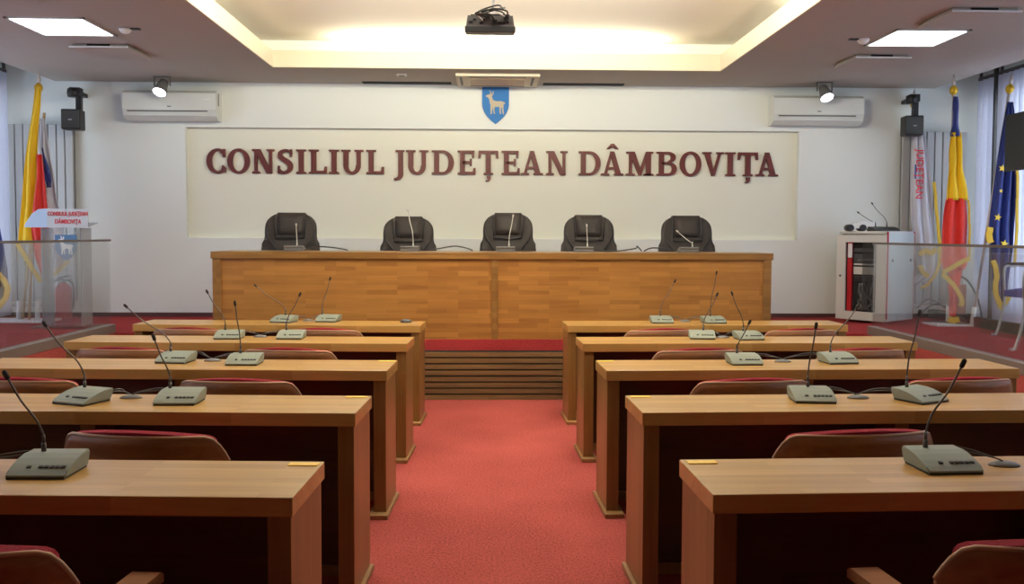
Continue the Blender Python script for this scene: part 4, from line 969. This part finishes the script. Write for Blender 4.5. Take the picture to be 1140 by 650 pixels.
def visitor_chair(loc, rz, lab, mat):
    t = thing('visitor_chair', lab, 'chair', loc, rz, 'tubular visitor chairs on the right platform')
    def fs(u, v, th):
        b_ = (1 - abs(u * 2 - 1) ** 4) * (1 - abs(v * 2 - 1) ** 4)
        return ((u * 2 - 1) * .23, -.22 + .44 * v, .43 + .03 * b_ - (.06 if th else 0))
    MB().solid(fs, 10, 10, 1).build('seat', mat, t)
    def fb(u, v, th):
        z = .58 + .28 * v; return ((u * 2 - 1) * (.22 - .03 * abs(v * 2 - 1) ** 3), .23 + .05 * v + .03 * (1 - (u * 2 - 1) ** 2) + (.035 if th else 0), z)
    MB().solid(fb, 10, 8, 1).build('backrest', mat, t)
    for s in (-1, 1):
        MB().tube(smooth_curve([(s * .25, -.32, .012), (s * .25, -.27, .03), (s * .25, -.20, .30), (s * .25, -.21, .60), (s * .25, -.15, .66), (s * .25, .10, .66), (s * .25, .25, .74), (s * .22, .27, .84)], 6), .0125, 8).build('side_frame', M['chrome'], t)
        MB().tube(smooth_curve([(s * .25, -.20, .40), (s * .25, .05, .38), (s * .25, .22, .20), (s * .25, .34, .014)], 6), .0125, 8).build('rear_leg', M['darkmetal'], t)
        MB().box(s * .25 - .022, s * .25 + .022, -.16, .10, .665, .69).build('arm_pad', M['blackp'], t)
visitor_chair((5.12, 7.98, DZ), R_(-80), 'blue-seated tubular chair on the right platform, farther of two', M['seatblue'])
visitor_chair((4.62, 6.86, DZ), R_(-82), 'olive-backed tubular chair cut by the right picture edge, nearer of two', M['tan'])

def blind(x, y0, y1, z0, z1, label, s):
    t = thing('vertical_blind', label, 'blind', (x, 0, 0), 0, 'vertical blinds at the windows')
    b = MB(); n = max(1, round((y1 - y0) / .098)); st = (y1 - y0) / n
    for i in range(n):
        yc = y0 + (i + .5) * st; ang = s * R_(30 + 5 * sin(i * 2.3))
        P = []
        for k_ in range(5):
            u = (k_ - 2) / 2; px, py = .010 * (1 - u * u), u * .056
            P.append((px * cos(ang) - py * sin(ang), yc + px * sin(ang) + py * cos(ang)))
        for k_ in range(4):
            v = [b.bm.verts.new((*P[k_], z0)), b.bm.verts.new((*P[k_ + 1], z0)), b.bm.verts.new((*P[k_ + 1], z1)), b.bm.verts.new((*P[k_], z1))]
            b.bm.faces.new(v).smooth = True
    bmesh.ops.remove_doubles(b.bm, verts=b.bm.verts, dist=1e-5)
    b.build('slats', M['blind'], t, normals=False)
    MB().box(-.02, .02, y0, y1, z1, z1 + .035).build('head_rail', M['blindgap'], t)
    for yy in (y0 + .02, y1 - .02): MB().box(-.008, .008, yy - .02, yy + .02, z1 + .03, 3.325).build('rail_bracket', M['blindgap'], t)
NB = ['nearest the far wall', 'second from the far wall', 'third from the far wall', 'fourth from the far wall']
for i, (a, c) in enumerate(WIN):
    y0, y1 = (9.49, 9.81) if i == 0 else ((7.0 if i == 1 else a - .05), min(c + .06, 9.42))
    blind(XL + .13, y0, y1, DZ + .03, 3.20, 'pale vertical blind on left window %s' % NB[i], -1)
    blind(XR - .12, y0, y1, DZ + .03, 3.20, 'pale vertical blind on right window %s' % NB[i], 1)
struct(MB().box(5.46, 5.50, 9.44, 9.47, DZ, 3.32).build('trim_6', M['darkmetal']))  # added dark strip, stands in for the dark gap between two blinds
